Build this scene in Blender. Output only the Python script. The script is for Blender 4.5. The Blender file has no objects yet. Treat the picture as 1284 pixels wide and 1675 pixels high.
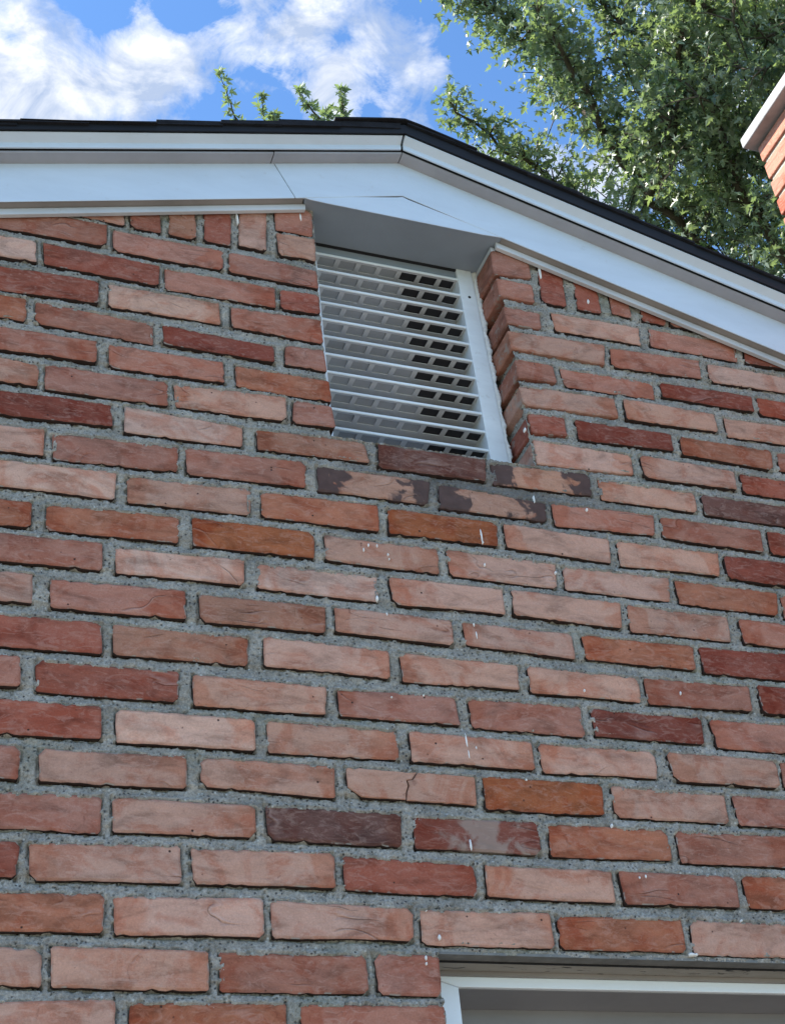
import bpy, bmesh, math, random
import numpy as np
from mathutils import Vector, Matrix
import json

D = json.loads(r'''{"cam": [2311.1080226427184, 0.6217460280169365, -0.394593376813043, -0.10694841417064058, -0.28851025557931537, -1.7507501726720773, -0.5249284758085071, 0.21371452292226692, -0.011494788968118962], "limbs": [[[6.645, 4.256, 6.41], [6.238, 4.673, 7.23], [5.777, 4.951, 7.669], [4.97, 4.773, 8.065], [4.435, 4.42, 8.354], [3.967, 4.016, 8.596], [3.622, 3.74, 8.668]], [[6.645, 4.256, 6.41], [6.583, 4.164, 8.08], [5.661, 3.431, 8.516], [5.117, 3.397, 8.614], [4.504, 3.286, 8.761]], [[5.777, 4.951, 7.669], [5.423, 5.378, 8.154], [4.851, 5.427, 8.743], [4.219, 5.26, 8.924], [3.518, 5.078, 9.1]], [[4.435, 4.42, 8.354], [4.274, 4.504, 8.904], [3.943, 4.271, 9.205], [3.516, 4.154, 9.205], [3.16, 4.108, 9.242]], [[5.117, 3.397, 8.614], [4.879, 3.967, 9.061], [4.506, 3.992, 9.364], [4.119, 3.907, 9.591]], [[4.97, 4.773, 8.065], [4.818, 4.123, 7.941], [4.686, 3.623, 8.081], [4.499, 3.303, 8.249]], [[6.238, 4.673, 7.23], [5.493, 4.193, 7.443], [5.008, 3.845, 7.604], [4.766, 3.45, 7.746]], [[6.583, 4.164, 8.08], [6.701, 3.258, 8.548], [6.827, 2.512, 8.826]], [[6.238, 4.673, 7.23], [6.002, 5.728, 7.742], [5.638, 6.085, 8.291], [5.173, 6.035, 8.915]]], "sprigs": [[[2.275, 6.789, 10.268], [2.127, 6.717, 10.359], [1.972, 6.555, 10.516], [1.813, 6.371, 10.683]], [[2.387, 6.956, 10.499], [2.358, 6.779, 10.644], [2.292, 6.602, 10.792]], [[2.9, 6.471, 10.09], [2.77, 6.308, 10.252], [2.624, 6.239, 10.343], [2.519, 6.171, 10.42]], [[3.109, 6.605, 10.313], [3.043, 6.417, 10.475], [3.005, 6.314, 10.563], [2.957, 6.222, 10.643]], [[2.575, 6.769, 10.339], [2.433, 6.627, 10.485], [2.397, 6.578, 10.531]], [[2.95, 6.522, 10.166], [2.869, 6.365, 10.309], [2.837, 6.283, 10.379]]], "shc": [-0.2153, -0.092, 0.0232, 0.1439, 0.2571, 0.3907], "clouds": [[0.06, 0.7785, 0.045, 0.35], [0.0193, 0.8156, 0.05, 0.3], [0.1312, 0.7213, 0.035, 0.33], [0.0222, 0.7155, 0.03, 0.2], [0.1088, 0.7652, 0.03, 0.3], [0.2849, 0.724, 0.022, 0.26], [0.2186, 0.6788, 0.03, 0.12], [0.3159, 0.6519, 0.035, 0.24], [0.3559, 0.6721, 0.022, 0.18], [0.2857, 0.6914, 0.02, 0.2], [0.2428, 0.6541, 0.02, 0.15], [0.1467, 0.675, 0.02, -0.55], [0.0849, 0.6853, 0.018, -0.5], [0.0197, 0.7339, 0.01, -0.2], [0.218, 0.7163, 0.012, -0.15], [0.2768, 0.6627, 0.012, -0.2], [0.2411, 0.7036, 0.012, -0.15], [0.0366, 0.7721, 0.012, -0.2], [0.2419, 0.7456, 0.02, -0.25], [0.4317, 0.6775, 0.035, -0.6], [0.4074, 0.7179, 0.022, -0.4], [0.203, 0.7627, 0.02, -0.35], [0.395, 0.63, 0.03, -0.55], [0.3216, 0.7342, 0.014, -0.25], [0.4061, 0.5908, 0.03, -0.3], [0.4944, 0.6605, 0.06, -0.3], [0.653, 0.7255, 0.08, -0.1]]}''')
Z0 = 2.12                       # height of the wall's zero course above the ground
SC = bpy.context.scene
COL = SC.collection
R = math.radians

# ------------------------------------------------------------------ camera
f, pit, yaw, rol, cx, cy, cz = D['cam'][:7]
cam = bpy.data.cameras.new('camera'); co = bpy.data.objects.new('camera', cam); COL.objects.link(co)
Rz = Matrix.Rotation(yaw, 3, 'Z'); Rx = Matrix.Rotation(pit, 3, 'X'); Rr = Matrix.Rotation(rol, 3, 'Z')
base = Matrix(((1, 0, 0), (0, 0, -1), (0, 1, 0)))
M = (Rz @ Rx @ base @ Rr).to_4x4(); M.translation = Vector((cx, cy, cz + Z0))
co.matrix_world = M
cam.sensor_fit = 'HORIZONTAL'; cam.sensor_width = 36; cam.lens = 36 * f / 1284.0
cam.clip_start = 0.02; cam.clip_end = 2000
SC.camera = co

# ------------------------------------------------------------------ view, world, sun
SC.view_settings.view_transform = 'Standard'; SC.view_settings.look = 'None'
SC.view_settings.gamma = 1; SC.view_settings.use_curve_mapping = False
SC.view_settings.exposure = 1.68
SUN_EL, SUN_AZ = R(42), R(-76)      # azimuth clockwise from +Y : the sun stands to the left, a little behind the house
sdir = Vector((math.sin(SUN_AZ) * math.cos(SUN_EL), math.cos(SUN_AZ) * math.cos(SUN_EL), math.sin(SUN_EL)))
W = bpy.data.worlds.new('World'); SC.world = W; W.use_nodes = True
nt = W.node_tree; nt.nodes.clear()
def N(t, typ, **kw):
    n = t.nodes.new(typ)
    for k, v in kw.items(): setattr(n, k, v)
    return n
def L(t, a, b): t.links.new(a, b)
def math_(t, op, a, b=None, clamp=False):
    n = N(t, 'ShaderNodeMath', operation=op); n.use_clamp = clamp
    for i, x in enumerate((a, b)):
        if x is None: continue
        if isinstance(x, (int, float)): n.inputs[i].default_value = x
        else: L(t, x, n.inputs[i])
    return n.outputs[0]
def mixc(t, fac, a, b, blend='MIX'):
    n = N(t, 'ShaderNodeMix', data_type='RGBA', blend_type=blend)
    for i, x in ((0, fac), (6, a), (7, b)):
        if isinstance(x, (int, float)): n.inputs[i].default_value = x
        elif isinstance(x, tuple): n.inputs[i].default_value = (*x, 1) if len(x) == 3 else x
        else: L(t, x, n.inputs[i])
    return n.outputs[2]
def ramp(t, x, pts, interp='LINEAR'):
    n = N(t, 'ShaderNodeValToRGB'); n.color_ramp.interpolation = interp
    e = n.color_ramp.elements
    while len(e) < len(pts): e.new(0.5)
    for el, (p, c) in zip(e, pts):
        el.position = p; el.color = (c, c, c, 1) if isinstance(c, (int, float)) else (*c, 1)
    L(t, x, n.inputs[0]); return n.outputs[0]
def noise(t, vec, scale, detail=3, rough=.55, dist=0.0, typ='FBM', dim='3D', w=None):
    n = N(t, 'ShaderNodeTexNoise', noise_dimensions=dim)
    n.inputs['Scale'].default_value = scale; n.inputs['Detail'].default_value = detail
    n.inputs['Roughness'].default_value = rough; n.inputs['Distortion'].default_value = dist
    if vec is not None: L(t, vec, n.inputs['Vector'])
    return n.outputs[0]

sky = N(nt, 'ShaderNodeTexSky', sky_type='NISHITA'); sky.sun_disc = False
sky.sun_elevation = SUN_EL; sky.sun_rotation = SUN_AZ
sky.air_density = 1.0; sky.dust_density = 0.3; sky.ozone_density = 2.0
tc = N(nt, 'ShaderNodeTexCoord'); sep = N(nt, 'ShaderNodeSeparateXYZ'); L(nt, tc.outputs['Generated'], sep.inputs[0])
zz = math_(nt, 'MAXIMUM', sep.outputs[2], 0.06)
comb = N(nt, 'ShaderNodeCombineXYZ'); L(nt, math_(nt, 'DIVIDE', sep.outputs[0], zz), comb.inputs[0]); L(nt, math_(nt, 'DIVIDE', sep.outputs[1], zz), comb.inputs[1])
pv = comb.outputs[0]
n1 = noise(nt, pv, 6.0, 9, .66, .5); n2 = noise(nt, pv, 24.0, 7, .66, 1.0)
dens = math_(nt, 'ADD', math_(nt, 'MULTIPLY', n1, 1.5), math_(nt, 'MULTIPLY', n2, .55))
for (px, py, rad, amp) in D['clouds']:
    vs = N(nt, 'ShaderNodeVectorMath', operation='DISTANCE'); L(nt, pv, vs.inputs[0]); vs.inputs[1].default_value = (px, py, 0)
    q = math_(nt, 'MULTIPLY', math_(nt, 'POWER', math_(nt, 'DIVIDE', vs.outputs['Value'], rad), 2), -1)
    dens = math_(nt, 'ADD', dens, math_(nt, 'MULTIPLY', math_(nt, 'EXPONENT', q), amp))
cov = ramp(nt, math_(nt, 'SUBTRACT', dens, 0.62), [(0.33, 0.0), (0.46, .5), (0.66, 1.0)])
cov = math_(nt, 'MULTIPLY', cov, ramp(nt, sep.outputs[2], [(.04, 0.0), (.20, 1.0)]))
shade = ramp(nt, noise(nt, pv, 13.0, 6, .6, .5), [(.40, (3.4, 4.2, 5.8)), (.58, (7.4, 7.6, 7.9))])
CLOUD_GAIN = 1.0
# thin the horizon mask so that the lower sky stays hazy pale
skyc = mixc(nt, 1.0, sky.outputs[0], (0.70, 0.94, 1.14), 'MULTIPLY')
skyg = mixc(nt, 1.0, skyc, (1.25, 1.25, 1.25), 'MULTIPLY')
fin = mixc(nt, cov, skyg, mixc(nt, 1.0, shade, (.62 * CLOUD_GAIN, .62 * CLOUD_GAIN, .62 * CLOUD_GAIN), 'MULTIPLY'))
bg = N(nt, 'ShaderNodeBackground'); bg.inputs[1].default_value = 0.076; L(nt, fin, bg.inputs[0])
wo = N(nt, 'ShaderNodeOutputWorld'); L(nt, bg.outputs[0], wo.inputs[0])
sl = bpy.data.lights.new('sun', 'SUN'); sl.energy = 4.2; sl.angle = R(.53); sl.color = (1, .93, .82)
so = bpy.data.objects.new('sun', sl); COL.objects.link(so); so.rotation_euler = sdir.to_track_quat('Z', 'Y').to_euler()

# ------------------------------------------------------------------ materials
def mat(name):
    m = bpy.data.materials.new(name); m.use_nodes = True
    t = m.node_tree; t.nodes.clear()
    o = N(t, 'ShaderNodeOutputMaterial'); b = N(t, 'ShaderNodeBsdfPrincipled'); L(t, b.outputs[0], o.inputs[0])
    b.inputs['Roughness'].default_value = .8
    return m, t, b, o
def bump(t, b, h, dist, strength=1.0, prev=None):
    n = N(t, 'ShaderNodeBump'); n.inputs['Distance'].default_value = dist; n.inputs['Strength'].default_value = strength
    L(t, h, n.inputs['Height'])
    if prev: L(t, prev, n.inputs['Normal'])
    L(t, n.outputs[0], b.inputs['Normal']); return n.outputs[0]
def simple(name, col, rough=.6, nscale=30, namt=.12, bdist=0, coord='Object', spec=None, bscale=None):
    m, t, b, o = mat(name); c = N(t, 'ShaderNodeTexCoord').outputs[coord]
    n = noise(t, c, nscale, 5, .6)
    r = ramp(t, n, [(.25, 1 - namt), (.75, 1 + namt * .4)])
    L(t, mixc(t, 1.0, (*col, 1), r, 'MULTIPLY'), b.inputs['Base Color']); b.inputs['Roughness'].default_value = rough
    if spec is not None: b.inputs['Specular IOR Level'].default_value = spec
    if bdist: bump(t, b, noise(t, c, bscale or nscale * 3, 4, .6), bdist)
    return m

def brick_material(name, kind=None):
    m, t, b, o = mat(name)
    oi = N(t, 'ShaderNodeObjectInfo'); tc = N(t, 'ShaderNodeTexCoord')
    off = N(t, 'ShaderNodeVectorMath', operation='SCALE'); L(t, oi.outputs['Location'], off.inputs[0]); off.inputs['Scale'].default_value = 7.31
    ad = N(t, 'ShaderNodeVectorMath', operation='ADD'); L(t, tc.outputs['Object'], ad.inputs[0]); L(t, off.outputs[0], ad.inputs[1]); v = ad.outputs[0]
    mp = N(t, 'ShaderNodeMapping'); mp.inputs['Scale'].default_value = (1, 1, 2.6); mp.inputs['Rotation'].default_value = (0, R(22), 0); L(t, v, mp.inputs[0]); vs = mp.outputs[0]
    base = oi.outputs['Color']
    big = noise(t, vs, 13, 4, .6, .9); mid = noise(t, vs, 34, 5, .65, 1.6); fine = noise(t, v, 420, 3, .7)
    c = mixc(t, 1.0, base, ramp(t, big, [(.3, .62), (.5, 1.0), (.72, 1.18)]), 'MULTIPLY')
    # hue drift towards fired orange or dusty pink
    c = mixc(t, ramp(t, noise(t, v, 12, 4, .6, 1.2), [(.48, 0.0), (.60, .75)]), c, mixc(t, 1.0, c, (.84, .60, .52), 'MULTIPLY'))
    c = mixc(t, ramp(t, mid, [(.52, 0.0), (.62, .45)]), c, mixc(t, .35, base, (.66, .46, .38)))
    # smeared drag marks: pale thin streaks
    wv = noise(t, vs, 15, 5, .6, 2.2)
    c = mixc(t, ramp(t, wv, [(.470, 0.0), (.50, .22), (.53, 0.0)]), c, mixc(t, .28, base, (.74, .52, .44)))
    c = mixc(t, ramp(t, noise(t, v, 48, 4, .6, 2.4), [(.64, 0.0), (.72, .55)]), c, mixc(t, 1.0, base, (.50, .42, .42), 'MULTIPLY'))
    # one end or corner burnt browner, with a soft border
    sxo = N(t, 'ShaderNodeSeparateXYZ'); L(t, tc.outputs['Object'], sxo.inputs[0])
    sg_ = math_(t, 'MULTIPLY', math_(t, 'SUBTRACT', math_(t, 'MULTIPLY', oi.outputs['Random'], 2.0), 1.0), 1.0)
    endm = math_(t, 'ADD', math_(t, 'MULTIPLY', math_(t, 'MULTIPLY', sxo.outputs[0], math_(t, 'SIGN', sg_)), 3.2), math_(t, 'MULTIPLY', noise(t, v, 18, 3, .5, .6), .55))
    c = mixc(t, ramp(t, endm, [(.47, 0.0), (.53, .62)]), c, mixc(t, 1.0, c, (.86, .60, .48), 'MULTIPLY'))
    # pressed folds: a dark crease with a pale lip, in patches
    fn = noise(t, vs, 8, 1.5, .45, .8); fm = ramp(t, noise(t, v, 9, 2, .5), [(.57, 0.0), (.66, 1.0)])
    fold = math_(t, 'MULTIPLY', ramp(t, fn, [(.488, 0.0), (.50, 1.0), (.506, 0.0)]), fm); lip = math_(t, 'MULTIPLY', ramp(t, fn, [(.506, 0.0), (.522, 1.0), (.55, 0.0)]), fm)
    c = mixc(t, math_(t, 'MULTIPLY', fold, .22), c, mixc(t, 1.0, c, (.50, .40, .36), 'MULTIPLY'))
    c = mixc(t, math_(t, 'MULTIPLY', lip, .40), c, mixc(t, .45, base, (.80, .58, .50)))
    c = mixc(t, 1.0, c, ramp(t, fine, [(.3, .86), (.7, 1.10)]), 'MULTIPLY')
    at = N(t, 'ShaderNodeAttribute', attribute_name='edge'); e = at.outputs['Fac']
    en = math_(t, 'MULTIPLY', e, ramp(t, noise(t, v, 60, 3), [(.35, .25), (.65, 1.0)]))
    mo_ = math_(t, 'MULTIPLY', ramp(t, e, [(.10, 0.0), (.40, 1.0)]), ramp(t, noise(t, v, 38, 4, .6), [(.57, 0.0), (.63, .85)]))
    c = mixc(t, ramp(t, e, [(.48, 0.0), (.62, 1.0)]), mixc(t, math_(t, 'MULTIPLY', en, 1.3, True), c, mixc(t, .6, mixc(t, 1.0, base, (.62, .40, .32), 'MULTIPLY'), (.10, .05, .04))), (.045, .030, .026))  # brick sides near black: paints the shade line under each brick
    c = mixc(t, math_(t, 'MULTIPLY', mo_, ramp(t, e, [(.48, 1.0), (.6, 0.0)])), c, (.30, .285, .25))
    # small pits and sand specks
    vo = N(t, 'ShaderNodeTexVoronoi'); vo.inputs['Scale'].default_value = 65; L(t, v, vo.inputs['Vector'])
    pit_ = math_(t, 'MULTIPLY', ramp(t, vo.outputs['Distance'], [(.07, 1.0), (.13, 0.0)]), ramp(t, noise(t, v, 25, 2), [(.585, 0.0), (.62, 1.0)]))
    c = mixc(t, pit_, c, (.06, .035, .03))
    if kind in ('S', 's'):
        sx = N(t, 'ShaderNodeSeparateXYZ'); L(t, tc.outputs['Object'], sx.inputs[0])
        ax = math_(t, 'ABSOLUTE', math_(t, 'SUBTRACT', sx.outputs[0], 0.0 if kind == 'S' else 0.015))
        nn = noise(t, v, 30, 5, .55, .5)
        if kind == 'S':
            mk = ramp(t, math_(t, 'ADD', math_(t, 'MULTIPLY', ax, 5.0), math_(t, 'MULTIPLY', nn, 0.9)), [(.69, 0.0), (.76, 1.0)])
            c = mixc(t, math_(t, 'MULTIPLY', mk, .95), c, mixc(t, noise(t, v, 50, 4), (.042, .031, .031), (.13, .082, .074)))
        else:
            mk = ramp(t, math_(t, 'ADD', math_(t, 'MULTIPLY', ax, 3.5), math_(t, 'MULTIPLY', nn, .95)), [(.56, 1.0), (.68, 0.0)])
            c = mixc(t, math_(t, 'MULTIPLY', mk, .62), c, (.36, .29, .24))
    L(t, c, b.inputs['Base Color'])
    b.inputs['Roughness'].default_value = .82; b.inputs['Specular IOR Level'].default_value = .12
    n0 = bump(t, b, wv, .0020, .45)
    n0 = bump(t, b, noise(t, vs, 9, 2, .5, .6), .007, .55, n0)
    n0 = bump(t, b, fold, -.003, .7, n0); n0 = bump(t, b, lip, .002, .6, n0)
    n0 = bump(t, b, fine, .0006, .7, n0)
    bump(t, b, pit_, -.002, .8, n0)
    return m
M_BR = brick_material('fired_clay_brick'); M_BRS = brick_material('soot_stained_brick', 'S'); M_BRg = brick_material('lime_stained_brick', 's')

def mortar_material():
    m, t, b, o = mat('grey_sand_mortar'); c = N(t, 'ShaderNodeTexCoord').outputs['Object']
    g = noise(t, c, 22, 4, .6); gr = noise(t, c, 260, 4, .8)
    base = mixc(t, ramp(t, g, [(.3, 0.0), (.7, 1.0)]), (.27, .248, .212), (.51, .468, .405))
    base = mixc(t, 1.0, base, ramp(t, gr, [(.30, .45), (.70, 1.35)]), 'MULTIPLY')
    vo = N(t, 'ShaderNodeTexVoronoi'); vo.inputs['Scale'].default_value = 165; L(t, c, vo.inputs['Vector'])
    rnd = N(t, 'ShaderNodeSeparateColor'); L(t, vo.outputs['Color'], rnd.inputs[0])
    spot = ramp(t, vo.outputs['Distance'], [(.18, 1.0), (.34, 0.0)])
    dk = math_(t, 'MULTIPLY', spot, ramp(t, rnd.outputs[0], [(.64, 0.0), (.68, 1.0)]))
    lt = math_(t, 'MULTIPLY', spot, ramp(t, rnd.outputs[1], [(.84, 0.0), (.88, 1.0)]))
    base = mixc(t, math_(t, 'MULTIPLY', dk, .85), base, (.045, .045, .05))
    base = mixc(t, math_(t, 'MULTIPLY', lt, .7), base, (.66, .66, .62))
    base = mixc(t, ramp(t, noise(t, c, 6, 3), [(.55, 0.0), (.75, .35)]), base, (.27, .29, .20))
    # old soot below the vent opening
    vd = N(t, 'ShaderNodeVectorMath', operation='DISTANCE'); mp2 = N(t, 'ShaderNodeMapping'); mp2.inputs['Scale'].default_value = (.32, 1, 1); L(t, c, mp2.inputs[0]); L(t, mp2.outputs[0], vd.inputs[0]); vd.inputs[1].default_value = (.64 * .32, 0, .915)
    so_m = ramp(t, math_(t, 'ADD', math_(t, 'MULTIPLY', vd.outputs['Value'], 4.0), math_(t, 'MULTIPLY', noise(t, c, 14, 4), .5)), [(.38, .6), (.66, 0.0)])
    base = mixc(t, so_m, base, (.09, .08, .075))
    L(t, base, b.inputs['Base Color']); b.inputs['Roughness'].default_value = .95
    n0 = bump(t, b, gr, .0030, 1.0); bump(t, b, dk, -.0015, .8, n0)
    return m
M_MO = mortar_material()
def metal_white(name, col, rough=.38, dirt=.1):
    m, t, b, o = mat(name); c = N(t, 'ShaderNodeTexCoord').outputs['Object']
    mp = N(t, 'ShaderNodeMapping'); mp.inputs['Scale'].default_value = (1, 1, 3); L(t, c, mp.inputs[0])
    n = noise(t, mp.outputs[0], 5, 5, .65, .3); n2 = noise(t, c, 60, 4, .7)
    k = mixc(t, 1.0, (*col, 1), ramp(t, n, [(.3, 1 - dirt), (.65, 1.0)]), 'MULTIPLY')
    k = mixc(t, ramp(t, n2, [(.62, 0.0), (.75, dirt * 1.6)]), k, (.33, .30, .26))
    L(t, k, b.inputs['Base Color']); b.inputs['Roughness'].default_value = rough
    bump(t, b, n, .002, .35)
    return m
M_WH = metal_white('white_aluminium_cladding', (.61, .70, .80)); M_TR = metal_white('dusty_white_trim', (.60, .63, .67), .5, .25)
M_UN = metal_white('shaded_underside_metal', (.30, .27, .25), .6, .3); M_SO = metal_white('shaded_rake_metal', (.38, .38, .41), .5, .2); M_HT = metal_white('shaded_frame_grey', (.27, .265, .27), .6, .2); M_VT = metal_white('white_vent_plastic', (.82, .87, .90), .45, .15)  # rake and window head undersides: white trim darkened, shade put into the colour
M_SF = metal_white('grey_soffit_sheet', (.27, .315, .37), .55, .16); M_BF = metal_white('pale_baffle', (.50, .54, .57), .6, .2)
M_WF = metal_white('window_frame_white', (.86, .91, .94), .3, .06)
M_DK = simple('black_gap', (.012, .012, .014), .9)
M_SEAM = simple('dark_seam', (.03, .035, .045), .8)
M_SH = simple('black_asphalt_shingle', (.018, .019, .024), .92, 40, .5, .002, bscale=400, spec=.2)
M_DE = simple('black_drip_edge', (.015, .017, .022), .6, 20, .2, spec=.2)
M_CK = simple('white_caulk', (.80, .78, .74), .6, 90, .25, .002)
M_DR = simple('white_paint_drip', (.86, .85, .82), .5, 60, .1)
M_CAP = simple('concrete_chimney_cap', (.34, .34, .36), .8, 18, .3, .002)
M_GL = simple('dark_window_glass', (.03, .035, .04), .06, 3, .1)
M_BARK = simple('grey_brown_bark', (.085, .068, .052), .9, 14, .5, .012)
M_GRASS = simple('lawn_ground', (.10, .115, .05), .95, 3, .35, .02)
M_CONC = simple('concrete_driveway', (.26, .24, .215), .9, 5, .2, .004)
M_SIDE = simple('distant_brickwork', (.33, .17, .12), .9, 9, .3, .004)
def lintel_material():
    m, t, b, o = mat('flaking_lintel_paint'); c = N(t, 'ShaderNodeTexCoord').outputs['Object']
    mp = N(t, 'ShaderNodeMapping'); mp.inputs['Scale'].default_value = (1, 3.5, 1); L(t, c, mp.inputs[0])
    n = noise(t, mp.outputs[0], 26, 5, .65, .6)
    k = mixc(t, ramp(t, n, [(.60, 0.0), (.635, 1.0)]), mixc(t, noise(t, c, 30, 4), (.27, .25, .215), (.37, .345, .30)), (.03, .028, .028))
    L(t, k, b.inputs['Base Color']); b.inputs['Roughness'].default_value = .8; bump(t, b, n, .003, .6); return m
M_LI = lintel_material(); M_ST = simple('painted_steel_angle', (.20, .20, .19), .7, 30, .4, .001)
def screen_material():
    m, t, b, o = mat('black_insect_screen'); c = N(t, 'ShaderNodeTexCoord').outputs['Object']
    w1 = N(t, 'ShaderNodeTexWave', bands_direction='X'); w1.inputs['Scale'].default_value = 160; L(t, c, w1.inputs['Vector'])
    w2 = N(t, 'ShaderNodeTexWave', bands_direction='Y'); w2.inputs['Scale'].default_value = 160; L(t, c, w2.inputs['Vector'])
    k = mixc(t, math_(t, 'MAXIMUM', w1.outputs['Fac'], w2.outputs['Fac']), (.012, .013, .016), (.05, .052, .06))
    L(t, k, b.inputs['Base Color']); b.inputs['Roughness'].default_value = .7; return m
M_SC = screen_material()
def leaf_material(name, c1, c2, c3):
    m, t, b, o = mat(name); at = N(t, 'ShaderNodeAttribute', attribute_name='tint')
    k = ramp(t, at.outputs['Fac'], [(0.0, c1), (.55, c2), (1.0, c3)])
    ge = N(t, 'ShaderNodeNewGeometry'); k = mixc(t, math_(t, 'MULTIPLY', ge.outputs['Backfacing'], .6), k, (.28, .34, .28))
    L(t, k, b.inputs['Base Color']); b.inputs['Roughness'].default_value = .36; b.inputs['Specular IOR Level'].default_value = .7
    tr = N(t, 'ShaderNodeBsdfTranslucent'); L(t, mixc(t, 1.0, k, (1.35, 1.5, .6), 'MULTIPLY'), tr.inputs[0])
    mx = N(t, 'ShaderNodeMixShader'); mx.inputs[0].default_value = .34; L(t, b.outputs[0], mx.inputs[1]); L(t, tr.outputs[0], mx.inputs[2]); L(t, mx.outputs[0], o.inputs[0])
    return m
M_LF = leaf_material('maple_leaf', (.038, .070, .048), (.080, .130, .065), (.25, .29, .09))

# ------------------------------------------------------------------ helpers
def link(name, verts, faces, m, parent=None, loc=(0, 0, 0), smooth=False):
    me = bpy.data.meshes.new(name); me.from_pydata([tuple(v) for v in verts], [], [tuple(x) for x in faces]); me.materials.append(m)
    bm = bmesh.new(); bm.from_mesh(me); bmesh.ops.recalc_face_normals(bm, faces=bm.faces); bm.to_mesh(me); bm.free()
    if smooth: me.polygons.foreach_set('use_smooth', [True] * len(me.polygons))
    o = bpy.data.objects.new(name, me); COL.objects.link(o); o.location = loc
    if parent: o.parent = parent
    return o
def tag(o, label=None, cat=None, group=None, kind=None):
    for k, v in (('label', label), ('category', cat), ('group', group), ('kind', kind)):
        if v: o[k] = v
    return o
def empty(name, loc, parent=None):
    o = bpy.data.objects.new(name, None); COL.objects.link(o); o.location = loc; o.empty_display_size = .1
    if parent: o.parent = parent
    return o
class MB:
    def __init__(s): s.v = []; s.f = []
    def add(s, v, f): b = len(s.v); s.v += list(v); s.f += [tuple(b + i for i in q) for q in f]
    def box(s, x0, x1, y0, y1, z0, z1):
        s.add([(x0, y0, z0), (x1, y0, z0), (x1, y1, z0), (x0, y1, z0), (x0, y0, z1), (x1, y0, z1), (x1, y1, z1), (x0, y1, z1)],
              [(0, 1, 2, 3), (4, 5, 6, 7), (0, 1, 5, 4), (1, 2, 6, 5), (2, 3, 7, 6), (3, 0, 4, 7)])
    def prism(s, poly, y0, y1):        # polygon in x,z pushed along y
        n = len(poly); s.add([(x, y0, z) for x, z in poly] + [(x, y1, z) for x, z in poly],
              [tuple(range(n)), tuple(range(2 * n - 1, n - 1, -1))] + [(i, (i + 1) % n, n + (i + 1) % n, n + i) for i in range(n)])
    def build(s, name, m, parent=None, loc=(0, 0, 0), smooth=False, bev=0):
        o = link(name, s.v, s.f, m, parent, loc, smooth)
        if bev:
            b = o.modifiers.new('bevel', 'BEVEL'); b.width = bev; b.segments = 2; b.limit_method = 'ANGLE'
        return o
XA, ZA, SL = 0.522, 1.576, 0.303        # apex of the rake line and its slope (rise over run)
def rake(x, off): return ZA - SL * abs(x - XA) + off

# ------------------------------------------------------------------ ground
g = MB(); g.add([(-400, -400, 0), (400, -400, 0), (400, 400, 0), (-400, 400, 0)], [(0, 1, 2, 3)])
tag(g.build('lawn', M_GRASS), kind='structure')
g = MB(); g.box(-9, 12, -7.0, -.6, -.1, .03); tag(g.build('driveway', M_CONC), kind='structure')

# ------------------------------------------------------------------ house
house = tag(empty('brick_house', (0, 0, Z0)), 'red brick gabled house with white rake trim, louvred vent and dark shingle roof', 'house')
wall = empty('gable_wall', (0, 0, 0), house)
# backing masonry, with the vent and window openings left open
OX0, OX1, OZ0, OZ1 = .345, .722, .983, 1.545      # vent opening
WX0, WX1, WZ0, WZ1 = .440, 1.66, -1.10, .0975     # window opening
LX, RX = -2.5, 3.54
core = MB()
def rk(x): return rake(x, .10)
core.prism([(LX, -Z0), (WX0 - .004, -Z0), (WX0 - .004, WZ1 + .03), (OX0 - .004, WZ1 + .03), (OX0 - .004, rk(OX0)), (LX, rk(LX))], .025, .22)
core.prism([(WX1, -Z0), (RX, -Z0), (RX, rk(RX)), (OX1 + .012, rk(OX1)), (OX1 + .012, WZ1 + .03), (WX1, WZ1 + .03)], .025, .22)
core.prism([(WX0 - .004, -Z0), (WX1, -Z0), (WX1, WZ0), (WX0 - .004, WZ0)], .025, .22)
core.prism([(OX0 - .004, WZ1 + .03), (OX1 + .012, WZ1 + .03), (OX1 + .012, OZ0 - .012), (OX0 - .004, OZ0 - .012)], .025, .22)
core.prism([(OX0 - .004, 1.56), (OX1 + .012, 1.56), (OX1 + .012, rk(OX1)), (XA, rk(XA)), (OX0 - .004, rk(OX0))], .13, .22)
core.build('backing_masonry', M_MO, wall)

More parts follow.
